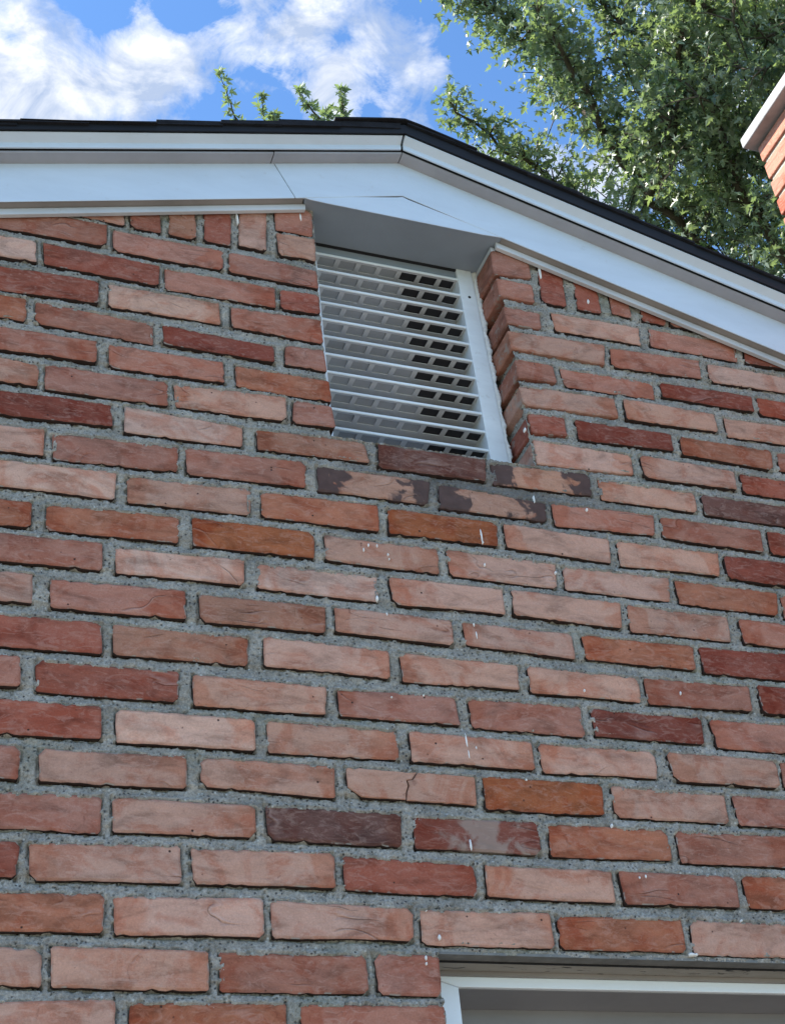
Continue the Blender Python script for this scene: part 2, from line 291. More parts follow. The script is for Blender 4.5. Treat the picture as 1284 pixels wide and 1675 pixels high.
# every brick the picture shows: row, kind, then corners top-left, top-right, bottom-right, bottom-left (x,z in mm)
BR = '''1 p -178.5,92.2,-85.6,89.5,-82.9,41.7,-174.2,42.2
1 p -74.7,92.1,123,92.2,123.2,40.3,-72,41.2
1 m 136.5,91.2,335.2,91.4,335.5,41.7,138.1,40.5
1 m 345.7,94.1,439.8,95,437.9,40.2,349.7,41.1
0 p -172.4,22.1,5.2,27.8,8,-21,-168.5,-22.9
0 o 24.7,25.1,222.8,28.9,222.1,-21.8,25.7,-22.3
0 m 242,26.1,439.1,28.2,437.4,-22.7,241.2,-22.4
2 o -198.8,158,-10.2,161,-10.9,111,-194.3,109
2 p -0,159,197,163.6,196.9,111.8,2.9,109.1
2 p 207.8,162.3,407.6,159,403.9,113.1,208.3,111.4
2 p 419.2,158.6,614.9,159.7,615.6,108.2,418.3,108.5
2 o 625.6,155.6,825.9,158.2,823.3,108.6,624.1,108.4
2 p 840.1,157.7,1046,157.3,1038.7,105.2,835.8,106.2
3 r -299.4,224.3,-120.1,226,-123.1,179.4,-293.5,175.6
3 p -108.7,225.8,86.7,232,89.1,180.7,-105.6,176.2
3 p 99.8,229.3,299.6,231.8,298.9,182.1,102.9,180.5
3 r 313.5,229.8,506.8,226.8,508.1,179.5,312.7,181
3 p 523.7,226.8,723.7,226.1,722.1,178,522.1,180
3 m 736.2,228.5,933.4,226.2,929.5,179.5,737.9,177.7
3 o 946,229.7,1152.7,231.1,1147.3,180.9,947.1,178.3
4 m -203.6,293.9,-18.5,295.9,-17.6,244.2,-199.1,243
4 p -4.7,296,190.3,296.1,191.4,249.8,-3.3,245.9
4 d 205.1,298,404,296.6,400.1,246.8,207.6,247.2
4 s 422.4,295.9,618,296.3,616.7,246.1,422,246.2
4 o 633.6,295.3,833.4,298.1,832.5,248.4,631.1,244.9
4 m 847.9,297,1049.9,299.3,1045.6,247,846.6,246.2
5 m -307.9,356,-127.3,360.8,-128.2,312.9,-302.4,309.9
5 p -104.9,359,95.1,362.7,95,315.1,-102.2,312.1
5 p 114,364.2,310.1,364.8,308.7,315.7,115.4,320.1
5 c 326.6,364.1,527.5,363.2,524.4,317.4,327.1,319.7
5 O 538.4,364,734.6,365.8,730.9,314.7,538.1,311.5
5 p 752.2,365,951.7,363.1,949.9,313.9,749.3,313.8
5 m 964.9,363,1161.8,365.4,1156.4,312.5,967.1,312.8
6 r -215.5,427,-24.5,429.7,-22.1,380.3,-210.9,374.6
6 P -3.4,426.9,194.4,429,193.8,379.8,-2.1,377.3
6 p 212.5,429.6,410,429.7,411.2,382.1,212.4,378.4
6 p 429.3,430.3,626.9,428.2,626.6,381.3,429.1,379.6
6 p 639.1,427.2,841.2,428.6,837.7,383.3,641.3,378.4
6 p 861.2,430.1,1063.6,429.6,1057.7,380.8,866.1,380.1
6 m 1070.4,429,1279.9,431.4,1274.2,380.2,1067,381.4
7 m -324.3,494.7,-138.6,497.4,-134.7,449.7,-318.2,442.9
7 r -116.2,495.9,84.7,495.9,83,447.3,-114.1,446
7 p 105.1,492.9,305.3,492.4,302.4,446.4,105.8,442.6
7 m 322.3,490.9,509.5,495.2,513.5,446.6,323,446.3
7 m 532.7,495.3,724.8,499.1,725.6,445.7,534.3,445.3
7 R 740.6,497.3,941.8,497.7,937.7,449.1,742.2,449.2
7 m 955.2,496.7,1162.5,500,1158,446.7,960.5,445.5
8 r -227.6,562.5,-28.2,565.8,-25.6,513.4,-223.1,511.6
8 b -10.7,565.8,189.3,565.7,187,517.5,-9.3,515.1
8 p 212.8,569.4,409.8,565.3,407.4,517,212,519.1
8 p 426.8,565,627.2,564.2,623.4,518.9,427.8,513.7
8 p 641.9,563.5,840,561.2,836.2,517,641.7,515.2
8 m 850.6,563.4,1049.9,565.7,1045.3,518.2,848.9,513.8
8 R 1065.3,569.6,1265.3,571.1,1257,516.1,1066,516.6
9 p -316.7,635.5,-129.7,636.7,-126.6,585.9,-310.7,582.3
9 m -104.2,631.6,93.8,634.6,94.6,585.4,-100.7,581.9
9 b 115.1,632.9,311.2,634.1,309.2,586.7,115.6,583.7
9 p 326,634.8,520.9,633.3,519.5,587.1,327,589.8
9 p 538.7,633.2,731.4,632.3,730.7,585.1,540.7,590.6
9 o 750.4,633.3,960.2,635.4,954.5,587.7,751.9,587.4
9 R 969.3,634,1180.3,638.6,1176.4,585.2,971,583.5
10 m -231.3,699.6,-31.9,704.4,-30.2,655.3,-227.1,651
10 P -10.8,700.7,186.4,704.6,185.2,657.2,-9.6,654.8
10 P 206.7,700.5,403.8,703.9,400.6,654.1,206.2,655.5
10 p 423.3,703,620.2,706.1,619.5,656.5,424.9,652.5
10 p 634.3,705.5,835.5,704.1,828.8,654,633.5,655.8
10 p 849.2,703.3,1044.3,703.5,1040.8,652.7,846.3,650
10 m 1065.7,701,1269.7,702.1,1265,647.6,1064.7,651.7
11 o -330.9,762.2,-138.2,763.8,-137.1,716.8,-325.2,711.5
11 o -115.8,763.9,84.4,771.7,83.5,722,-115,716.8
11 O 104.5,772.4,301.4,773.4,299.5,722.4,106.2,719.6
11 p 318.6,771.1,514.6,770.3,511.1,720.4,318.6,722.7
11 p 528.9,772.3,727.5,771.4,722.2,720.3,530.3,720.6
11 p 740.5,766.9,945.7,771.6,937.8,721.6,737.9,719.9
11 o 955.7,767.8,1162.3,766.1,1152.2,717.5,953.9,718.6
11 m 1169.8,765.8,1383.7,767.4,1378.7,714.5,1163.3,712.5
12 P -216.6,836.3,-13.7,841.2,-15.1,789,-212.5,786
12 p 1.6,836.6,200.2,845,199.7,792.8,3.7,787.2
12 o 217.2,840.4,414.7,844.4,414.4,791.2,217.5,790.8
12 O 431.6,842,628.4,841.7,624.8,792,431.2,790
12 p 640.8,841,839.7,836.7,835.6,786.1,641.5,791.9
12 p 856.3,836.5,1061.8,839.3,1051.6,789.4,854,783.5
12 R 1069.6,835.1,1285.7,835.1,1281.9,781.2,1069.2,785.2
13 p -311.1,898.7,-126.4,906.4,-125.4,855.7,-305.8,847.5
13 m -115.9,902.2,83.2,909.5,82.3,859.8,-111.3,850.9
13 m 94.1,908.9,295.7,914.9,293.9,862.7,97,856.2
13 S 315.5,910.6,514.9,910.3,507.2,860.1,313.5,859.6
13 S 531.3,907.8,729,897.4,724.7,857.4,527.6,855.6
13 m 741.3,900.6,943.8,905.2,936.3,859.9,741.3,852.1
13 m 957.3,904.5,1165.1,904.2,1159.9,853,952.8,857
13 r 1181,905.1,1396.7,905.7,1392.4,852.2,1175.7,853.8
14 R -227.4,971.6,-26.1,976.9,-22.9,931.7,-223.4,921.4
14 P -5.6,978.3,190.4,969.9,190.3,928.5,-3.3,922.8
14 b 213.2,970.2,402.9,976.9,411.4,933.5,215,927.8
14 d 427,975.9,626.4,975.8,621,927.8,424.8,924
14 S 636.3,972,831,980.3,827.7,930.4,635.6,924.9
14 p 845,970.2,1045.2,972.1,1040.6,926.8,844.9,925
14 d 1056.1,969.6,1267,971.6,1261.8,922.6,1055.1,923.5
15 p -335.8,1050,-144.3,1037.6,-143.5,992.3,-329.9,993.6
15 m -133.8,1041.1,64.6,1042.1,66,990.8,-130.9,988.4
15 p 74.8,1041.5,269.4,1051.9,268,997.5,79.1,993.3
15 m 282.1,1046.1,348.4,1043.9,353,997.3,277.5,995.3
15 p 728.4,1040.9,928.7,1039.4,924.4,994.5,727.9,985
15 p 944.5,1042.1,1145.5,1037.4,1140.5,993.1,946,989.7
15 r 1156.9,1034.9,1361.8,1033.3,1357.8,985.7,1155.5,989.8
16 m -247.7,1106.8,-53.1,1108.1,-52.5,1060.8,-243.7,1057.1
16 m -35.9,1106.4,159.7,1105.5,162.1,1060.5,-31.4,1055.9
16 o 181,1105.8,347.8,1103.7,350.3,1056.7,183.1,1057.9
16 r 728.4,1102.6,801.9,1106.3,801.5,1061.3,728.5,1056.5
16 R 822.8,1104.4,1024.7,1106.2,1021.9,1065.8,824.5,1058.2
16 o 1042.5,1103.5,1247,1105.4,1238.4,1055.9,1039.9,1058.7
16 m 1257.7,1104.3,1471.3,1106,1463,1055.8,1252.4,1056.8
17 o -359.3,1183.1,-171.4,1179.7,-169.2,1128.8,-353.5,1129.6
17 m -157.3,1177.4,39.7,1172.2,40.3,1123,-154.4,1128
17 R 55.5,1170.1,251.1,1161.9,250.8,1126.1,57.9,1126.9
17 m 272.5,1170.8,342.1,1174.3,345.8,1124.6,270.5,1126
17 p 718.7,1167.1,919.5,1176.8,920.2,1128.6,724.1,1122.2
17 p 937.9,1177.3,1136.9,1177.3,1134.7,1130.8,935,1125.5
17 p 1157.9,1173.5,1372.3,1180.6,1366.6,1129.5,1156.4,1125.7
18 r -259,1243.7,-54.9,1248.2,-54.1,1196.2,-254.2,1185.1
18 P -38.1,1246.4,154.5,1246.9,158,1196.2,-36.5,1193.2
18 m 176.3,1240.1,341.9,1247,344.1,1189.4,177.5,1193.4
18 m 721.6,1236.1,801.1,1234.3,802.5,1190,721.7,1187.2
18 m 816,1231.2,1014.9,1234.6,1010.8,1191.6,818.3,1185.6
18 R 1029,1237.4,1238.9,1242.7,1234.4,1200.5,1029,1201.4
18 r 1251.9,1243.7,1465.8,1244.6,1460,1195.1,1247.4,1196.7
19 P -353.8,1313.9,-163.6,1318.7,-160.6,1267.3,-348.8,1265.3
19 r -152.2,1317.2,48.9,1311.5,48.3,1261.6,-149.3,1265.8
19 m 57.6,1307.6,259.1,1308.4,259.4,1258.1,59,1256.8
19 r 267,1305.7,341,1309.5,341.6,1260.5,267.2,1256.9
19 p 716.7,1305.5,925.3,1313.1,916.3,1260,720.2,1260.6
19 m 936.5,1309.1,1137.6,1319.5,1131.9,1267.9,930.5,1258.2
19 P 1156.2,1315.2,1370.3,1318.2,1366.5,1271.1,1150.7,1265.3
20 m -250.5,1388.2,-45.7,1391.9,-45.1,1337.7,-246.3,1334.3
20 m -35.7,1380.5,164.4,1378.4,163.6,1329.6,-33.1,1328.6
20 m 174.7,1379.5,341.1,1371,341.9,1325.4,174.8,1327.8
20 m 717.4,1371.7,796.5,1370.5,793.1,1325.8,721.2,1327.2
20 p 820.1,1377.6,1015.1,1380.7,1011.6,1331.9,822.4,1329.2
20 m 1038,1384.2,1240.2,1386.8,1233.7,1334.9,1032.8,1334.9
20 r 1256.8,1383.6,1459.5,1389.4,1453.1,1340.2,1249.6,1334.9
99 p -95.9,1438.3,-16.8,1449.4,-14.5,1398.9,-92.3,1401.2
99 m -5,1464.1,48.5,1472.7,50.3,1395.8,-3.5,1394
99 b 63.1,1486.7,113.3,1494.4,115,1394,63.6,1394.6
99 r 130.7,1512.7,181,1523.7,179.5,1395.1,129.6,1396.3
99 p 199,1539,251.7,1547.3,246.4,1399.7,194.5,1400.6
99 m 265.4,1528.9,339.5,1534.3,337.9,1461.3,265.1,1460
99 p 267.2,1454,341.2,1455.6,341.4,1396.7,269.6,1396
99 m 712.3,1520.7,792.7,1522.2,791.5,1463.1,708.3,1454.4
99 m 712.3,1445.3,791.2,1444.4,788.6,1395.1,713.2,1397.1
99 r 817.2,1556.8,869.1,1547.1,859.8,1400.2,806,1404.2
99 r 887.7,1527.1,939.6,1515.5,935.6,1401.1,884.1,1400.9
99 m 965.3,1511.3,1013.3,1498.5,1005.1,1405.3,961.4,1407.1
99 r 1034,1489.5,1091.3,1478.8,1083.7,1401.3,1029.8,1404.2
99 m 1102.9,1460.6,1163,1453.7,1156.3,1402.3,1092.2,1401.5'''
PAL = {'p': (0.50, 0.288, 0.215), 'P': (0.56, 0.35, 0.272), 'm': (0.392, 0.176, 0.126), 'b': (0.347, 0.17, 0.114), 'o': (0.375, 0.145, 0.085), 'O': (0.347, 0.112, 0.048), 'r': (0.316, 0.102, 0.068), 'R': (0.224, 0.062, 0.042), 'd': (.155, .074, .060), 's': (0.204, 0.068, 0.048), 'S': (0.428, 0.233, 0.163), 'c': (0.51, 0.281, 0.198)}
MORT = []          # quads for the mortar field
rng = random.Random(11)
def side_points(a, b, r0, r1, jit):
    a = Vector(a); b = Vector(b); d = b - a; Ln = d.length; t = d / Ln; nrm = Vector((-t.y, t.x))
    n = max(2, int((Ln - r0 - r1) / .0085)); out = []
    drift = rng.uniform(-1, 1) * jit; ph = rng.uniform(0, 6.28)
    for i in range(n + 1):
        s = r0 + (Ln - r0 - r1) * i / n
        w = math.sin(ph + s * 30) * jit * .7 + drift * math.sin(math.pi * i / n) + rng.gauss(0, jit * .45)
        if 0 < i < n and rng.random() < .06: w -= rng.uniform(.0008, .0026) * -1
        out.append(a + t * s + nrm * (w if rng.random() < 1 else 0))
    return out
def make_brick(quad, kind, parent, depth=.094, proud=None, crack=False):
    TL, TR, BRr, BL = quad
    cxx = sum(p[0] for p in quad) / 4; czz = sum(p[1] for p in quad) / 4
    q = [(BL[0] - cxx, BL[1] - czz), (BRr[0] - cxx, BRr[1] - czz), (TR[0] - cxx, TR[1] - czz), (TL[0] - cxx, TL[1] - czz)]   # counter-clockwise
    py = proud if proud is not None else rng.uniform(-.0018, .0018)
    tx, tz = rng.uniform(-.008, .008), rng.uniform(-.012, .012)
    polys = []; jamb = .705 < TL[0] < .735 and BL[1] > .95
    if not crack:
        rad = [rng.choice((.0018, .003, .004, .006, .009 if rng.random() < .35 else .003)) for _ in range(4)]
        pts = []
        for i in range(4):
            pts += side_points(q[i], q[(i + 1) % 4], rad[i], rad[(i + 1) % 4], .0007)
        polys.append(pts)
    else:
        zb = q[0][1]; zt = q[3][1]; cr = [(-.012, zb), (-.010, zb + .012), (-.006, zb + .022), (-.008, zb + .030), (.001, zt - .012), (.009, zt - .001)]
        bl, br, tr, tl = q
        yb = lambda x: bl[1] + (br[1] - bl[1]) * (x - bl[0]) / (br[0] - bl[0]); yt = lambda x: tl[1] + (tr[1] - tl[1]) * (x - tl[0]) / (tr[0] - tl[0])
        left = [(bl[0] + .02, bl[1]), (bl[0] + .006, bl[1] + .009), (bl[0], bl[1] + .013)]
        L_ = [left[2], left[1], left[0]] + side_points((left[0][0], left[0][1]), (cr[0][0] - .0006, yb(cr[0][0])), 0, 0, .0006)[1:] + [(x - .0006, z) for x, z in cr[1:-1]] + side_points((cr[-1][0] - .0006, yt(cr[-1][0])), tl, 0, .003, .0006) + side_points(tl, left[2], .003, 0, .0006)[:-1]
        R_ = side_points((cr[0][0] + .0007, yb(cr[0][0])), br, 0, .003, .0006) + side_points(br, tr, .003, .003, .0006) + side_points(tr, (cr[-1][0] + .0007, yt(cr[-1][0])), .003, 0, .0006) + [(x + .0007, z) for x, z in cr[::-1][1:-1]]
        polys = [[Vector(p) for p in L_], [Vector(p) for p in R_]]
    V = []; F = []; E_ = []; hw = max(.01, (q[1][0] - q[0][0]) / 2); hh = max(.008, (q[3][1] - q[0][1]) / 2)
    for pts in polys:
        n = len(pts); b = len(V); inner = []; fc = sum(pts, Vector((0, 0))) / n
        c = sum(pts, Vector((0, 0))) / n
        for i in range(n):
            a_, b_ = pts[i - 1], pts[(i + 1) % n]; t = (b_ - a_)
            t = t.normalized() if t.length > 1e-9 else Vector((1, 0)); nn = Vector((-t.y, t.x))
            if crack: inner.append(pts[i] + nn * .0014)
            else: inner.append(Vector((pts[i].x * (1 - .0034 / hw), pts[i].y * (1 - .0034 / hh))))
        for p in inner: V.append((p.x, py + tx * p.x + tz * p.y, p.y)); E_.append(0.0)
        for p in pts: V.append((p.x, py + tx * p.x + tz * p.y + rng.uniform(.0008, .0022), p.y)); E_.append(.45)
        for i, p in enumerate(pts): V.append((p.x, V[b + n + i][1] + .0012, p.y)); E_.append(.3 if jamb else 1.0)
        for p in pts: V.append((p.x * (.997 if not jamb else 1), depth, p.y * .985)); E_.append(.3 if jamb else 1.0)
        
        for i in range(n):
            j = (i + 1) % n
            F.append((b + i, b + n + i, b + n + j, b + j)); F.append((b + n + i, b + 2 * n + i, b + 2 * n + j, b + n + j)); F.append((b + 2 * n + i, b + 3 * n + i, b + 3 * n + j, b + 2 * n + j))
        F.append(tuple(b + 3 * n + i for i in range(n - 1, -1, -1)))
        V.append((fc.x, py + tx * fc.x + tz * fc.y, fc.y)); E_.append(0.0)
        for i in range(n): F.append((b + i, b + (i + 1) % n, b + 4 * n))
    me = bpy.data.meshes.new('brick'); me.from_pydata(V, [], F)
    me.materials.append(M_BRS if kind == 'S' else M_BRg if kind == 's' else M_BR)
    bm = bmesh.new(); bm.from_mesh(me); bmesh.ops.triangulate(bm, faces=[x for x in bm.faces if len(x.verts) > 4]); bmesh.ops.recalc_face_normals(bm, faces=bm.faces); bm.to_mesh(me); bm.free()
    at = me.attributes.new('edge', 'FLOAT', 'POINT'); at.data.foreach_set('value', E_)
    o = bpy.data.objects.new('brick', me); COL.objects.link(o); o.location = (cxx, 0, czz); o.parent = parent
    c = PAL[kind]; g_ = rng.uniform(.86, 1.10); h_ = rng.uniform(-.05, .02)
    o.color = (min(c[0] * g_, 1), c[1] * g_ * (1 + h_), c[2] * g_ * (1 + 2 * h_), 1)
    return o
ROWX = {}
for ln in BR.strip().splitlines():
    k, kind, nums = ln.split(); k = int(k); v = [float(a) / 1000 for a in nums.split(',')]
    quad = [(v[0], v[1]), (v[2], v[3]), (v[4], v[5]), (v[6], v[7])]
    o = make_brick(quad, kind, wall, crack=(kind == 'c'))
    if kind == 'c': tag(o, 'pale brick with a jagged crack through its middle')
    if kind == 'S': tag(o, 'brick below the vent with black soot patches')
    MORT.append(quad)
    if k < 99:
        a, b = ROWX.get(k, (9, -9)); ROWX[k] = (min(a, v[0], v[6]), max(b, v[2], v[4]))
# bricks beyond the frame, laid on in the same bond
hp, BLn, Uo = D['cam'][7] / 3.1568, D['cam'][7], D['cam'][8]
fars = [MB() for _ in range(5)]; frng = random.Random(4)
def far_brick(x0, x1, z0):
    if x0 < LX or x1 > RX: return
    zc = z0 + .025
    if zc > min(rake(x0, .02), rake(x1, .02)): return
    if 1.62 < (x0 + x1) / 2 < 2.32: return
    frng.choice(fars).box(x0, x1, frng.uniform(-.0015, .0015), .06, z0 + frng.uniform(-.001, .001), z0 + .049)
def far_run(a, b, zb, k, leftward):
    # fill a stretch of one course outwards, starting against the bricks already laid; odd ends get a cut brick
    if b - a < .03: return
    x = b if leftward else a
    while True:
        w = .1980
        if leftward:
            x0 = max(x - w, a)
            if x - x0 > .03: far_brick(x0, x, zb)
            x = x0 - .0157
            if x < a + .03: break
        else:
            x1 = min(x + w, b)
            if x1 - x > .03: far_brick(x, x1, zb)
            x = x1 + .0157
            if x > b - .03: break
for k in range(-31, 21):
    zb = hp * k - .0265
    off = .1068 if k % 2 else 0
    if k in ROWX: a, b = ROWX[k][0] - .0157, ROWX[k][1] + .0157
    else: a, b = WX0 - .004, WX1 + .004
    if k in (0, 1) or k < 0: b = WX1 + .004
    if k < -15 - 1: a, b = .55 + off, .55 + off + .0157
    if k not in ROWX and off and k >= -16: far_brick(a - .0911, a, zb); a -= .1068
    far_run(LX, a, zb, k, True)
    if k in ROWX and k > 1: far_run(b, RX, zb, k, False)
    else:
        if off and k >= -16: far_brick(b, b + .0911, zb); b += .1068
        far_run(b, RX, zb, k, False)
for far, kd in zip(fars, 'pmmor'):
    fo = far.build('brickwork', M_BR, wall); fo['kind'] = 'stuff'; fo.color = (*[min(1, v) for v in PAL[kd]], 1)
    fo.data.attributes.new('edge', 'FLOAT', 'POINT')

# ---- mortar: a displaced sheet, struck back under each brick, with a hairline gap along the edges
def mortar_sheet(u0, u1, v0, v1, step, quads, cut, seed):
    nu = int((u1 - u0) / step) + 1; nv = int((v1 - v0) / step) + 1
    U = u0 + np.arange(nu) * step; Vv = v0 + np.arange(nv) * step
    BIG = 9.0
    dA = np.full((nv, nu), BIG); dB = np.full((nv, nu), BIG); dS = np.full((nv, nu), BIG); ins = np.full((nv, nu), -BIG)
    m_ = .022
    for q in quads:
        xs = [p[0] for p in q]; zs = [p[1] for p in q]
        i0 = max(0, int((min(xs) - m_ - u0) / step)); i1 = min(nu, int((max(xs) + m_ - u0) / step) + 2)
        j0 = max(0, int((min(zs) - m_ - v0) / step)); j1 = min(nv, int((max(zs) + m_ - v0) / step) + 2)
        if i0 >= i1 or j0 >= j1: continue
        uu = U[i0:i1][None, :]; vv = Vv[j0:j1][:, None]
        (xa, za), (xb, zb), (xc, zc), (xd, zd) = q
        def ln(x, xa, za, xb, zb): return za + (zb - za) * (x - xa) / (xb - xa)
        top = ln(uu, xa, za, xb, zb); bot = ln(uu, xd, zd, xc, zc)
        lef = xd + (xa - xd) * (vv - zd) / (za - zd); rig = xc + (xb - xc) * (vv - zc) / (zb - zc)
        s = np.minimum(np.minimum(top - vv, vv - bot), np.minimum(uu - lef, rig - uu))
        sl = np.s_[j0:j1, i0:i1]
        ins[sl] = np.maximum(ins[sl], s)
        inx = (uu > lef - .002) & (uu < rig + .002)
        da = np.where(inx & (vv < bot + .002), bot - vv, BIG); dA[sl] = np.minimum(dA[sl], da)
        db = np.where(inx & (vv > top - .002), vv - top, BIG); dB[sl] = np.minimum(dB[sl], db)
        iny = (vv < top + .003) & (vv > bot - .003)
        ds = np.where(iny, np.minimum(np.abs(lef - uu), np.abs(uu - rig)), BIG); dS[sl] = np.minimum(dS[sl], ds)
    r = np.random.RandomState(seed)
    def sm(n):
        a = r.rand(nv // n + 3, nu // n + 3); y = np.arange(nv) / n; x = np.arange(nu) / n
        yi = y.astype(int); xi = x.astype(int); fy = (y - yi)[:, None]; fx = (x - xi)[None, :]
        fy = fy * fy * (3 - 2 * fy); fx = fx * fx * (3 - 2 * fx)
        A = a[yi][:, xi]; B_ = a[yi][:, xi + 1]; C_ = a[yi + 1][:, xi]; D_ = a[yi + 1][:, xi + 1]
        return (A * (1 - fx) + B_ * fx) * (1 - fy) + (C_ * (1 - fx) + D_ * fx) * fy
    n30, n8, n2 = sm(14), sm(4), r.rand(nv, nu)
    t = np.clip(dB / .016, 0, 1)                       # 0 just above a brick, 1 below the next
    Y = .0005 + .0046 * t + (n30 - .5) * .0028 + (n8 - .5) * .0030 + (n2 - .5) * .0022
    Y = np.where((dB > .1) & (dS < .1), .0030 + (n30 - .5) * .003 + (n8 - .5) * .0030 + (n2 - .5) * .0022, Y)
    Y += np.where(dA < .0012 + .0026 * n8, .0050 * np.clip(1.3 - n8 * .6, 0, 1), 0)
    Y += np.where((dS < .0022) & (dS >= 0), .0042 * (n8 > .38), 0)
    Y += np.where(dB < .0020, .0035 * (n8 > .5), 0)
    Y -= np.where((dB < .005) & (n30 > .60), .0022, 0)
    pit = r.rand(nv, nu) > .985; Y += pit * .004
    keep = ins < .0045
    kc = (keep[:-1, :-1] | keep[1:, :-1] | keep[:-1, 1:] | keep[1:, 1:])
    UU, VV = np.meshgrid(U, Vv); 
    cc = cut((UU[:-1, :-1] + step / 2), (VV[:-1, :-1] + step / 2)); kc &= ~cc
    jj, ii = np.nonzero(kc); a = jj * nu + ii
    F = np.stack([a, a + 1, a + 1 + nu, a + nu], 1); used, inv = np.unique(F, return_inverse=True)
    P = np.stack([UU.ravel()[used], Y.ravel()[used], VV.ravel()[used]], 1)
    return P, inv.reshape(-1, 4)
def fast_mesh(name, P, F, m, parent, smooth=True):
    me = bpy.data.meshes.new(name); nf, k = F.shape
    me.vertices.add(len(P)); me.vertices.foreach_set('co', P.astype(np.float32).ravel())
    me.loops.add(nf * k); me.loops.foreach_set('vertex_index', F.astype(np.int32).ravel())
    me.polygons.add(nf); me.polygons.foreach_set('loop_start', np.arange(nf, dtype=np.int32) * k); me.polygons.foreach_set('loop_total', np.full(nf, k, dtype=np.int32))
    me.polygons.foreach_set('use_smooth', np.full(nf, smooth)); me.update(calc_edges=True); me.validate(); me.materials.append(m)
    o = bpy.data.objects.new(name, me); COL.objects.link(o)
    if parent: o.parent = parent
    return o
def cutf(u, v):
    a = (u > OX0 - .001) & (u < OX1 + .001) & (v > OZ0 - .004)
    b = (u > WX0 - .001) & (v < WZ1 + .001)
    return a | b | (v > ZA - SL * np.abs(u - XA) + .06)
P, F = mortar_sheet(-.45, 1.50, -.12, 1.62, .0023, MORT, cutf, 3)
mo = fast_mesh('mortar', P, F, M_MO, wall); mo['kind'] = 'stuff'
# mortar beyond the frame
mm = MB()
mm.prism([(LX, -Z0), (-.45, -Z0), (-.45, rake(-.45, .05)), (LX, rake(LX, .05))], .006, .024)
mm.prism([(1.50, WZ1), (RX, WZ1), (RX, rake(RX, .05)), (1.50, rake(1.50, .05))], .006, .024)
mm.prism([(WX1, -Z0), (RX, -Z0), (RX, WZ1), (WX1, WZ1)], .006, .024)
mm.box(-.45, WX0 - .001, .006, .024, -Z0, -.12); mm.box(WX0 - .001, WX1, .006, .024, -Z0, WZ0)
mm.build('mortar_bed', M_MO, wall)
# mortar inside the right jamb and on the sill of the vent opening
r2 = np.random.RandomState(8)
def jamb_sheet(fn, nu, nv):
    P = []; F = []
    for j in range(nv):
        for i in range(nu): P.append(fn(i / (nu - 1), j / (nv - 1)))
    for j in range(nv - 1):
        for i in range(nu - 1): a = j * nu + i; F.append((a, a + 1, a + 1 + nu, a + nu))
    return np.array(P), np.array(F)
P, F = jamb_sheet(lambda a, b: (OX1 + .0115 + r2.uniform(-.002, .002), .004 + a * .12, OZ0 - .01 + b * .58), 40, 190)
o = fast_mesh('jamb_mortar', P, F, M_MO, wall); o['kind'] = 'stuff'
P, F = jamb_sheet(lambda a, b: (OX0 + a * (OX1 - OX0 + .012), .003 + b * .12, OZ0 - .006 + r2.uniform(-.0015, .0015)), 130, 30)
o = fast_mesh('sill_mortar', P, F, M_MO, wall); o['kind'] = 'stuff'
# ragged mortar smears on the upper jamb bricks
sm_ = MB()
for i in range(26):
    zc = rng.uniform(1.40, 1.54); yc = rng.uniform(.004, .055); s = rng.uniform(.003, .008)
    pts = [(OX1 - rng.uniform(.0005, .004), yc + math.cos(a) * s * rng.uniform(.5, 1.2), zc + math.sin(a) * s * rng.uniform(.6, 1.8)) for a in [k * 1.047 for k in range(6)]]
    c = (OX1 - .006, yc, zc); n = len(pts); back = [(OX1 + .012, p[1], p[2]) for p in pts]
    sm_.add(pts + back + [c], [(k, (k + 1) % n, n + (k + 1) % n, n + k) for k in range(n)] + [(k, (k + 1) % n, 2 * n) for k in range(n)])
o = sm_.build('mortar_smear', M_MO, wall, smooth=True); o['kind'] = 'stuff'
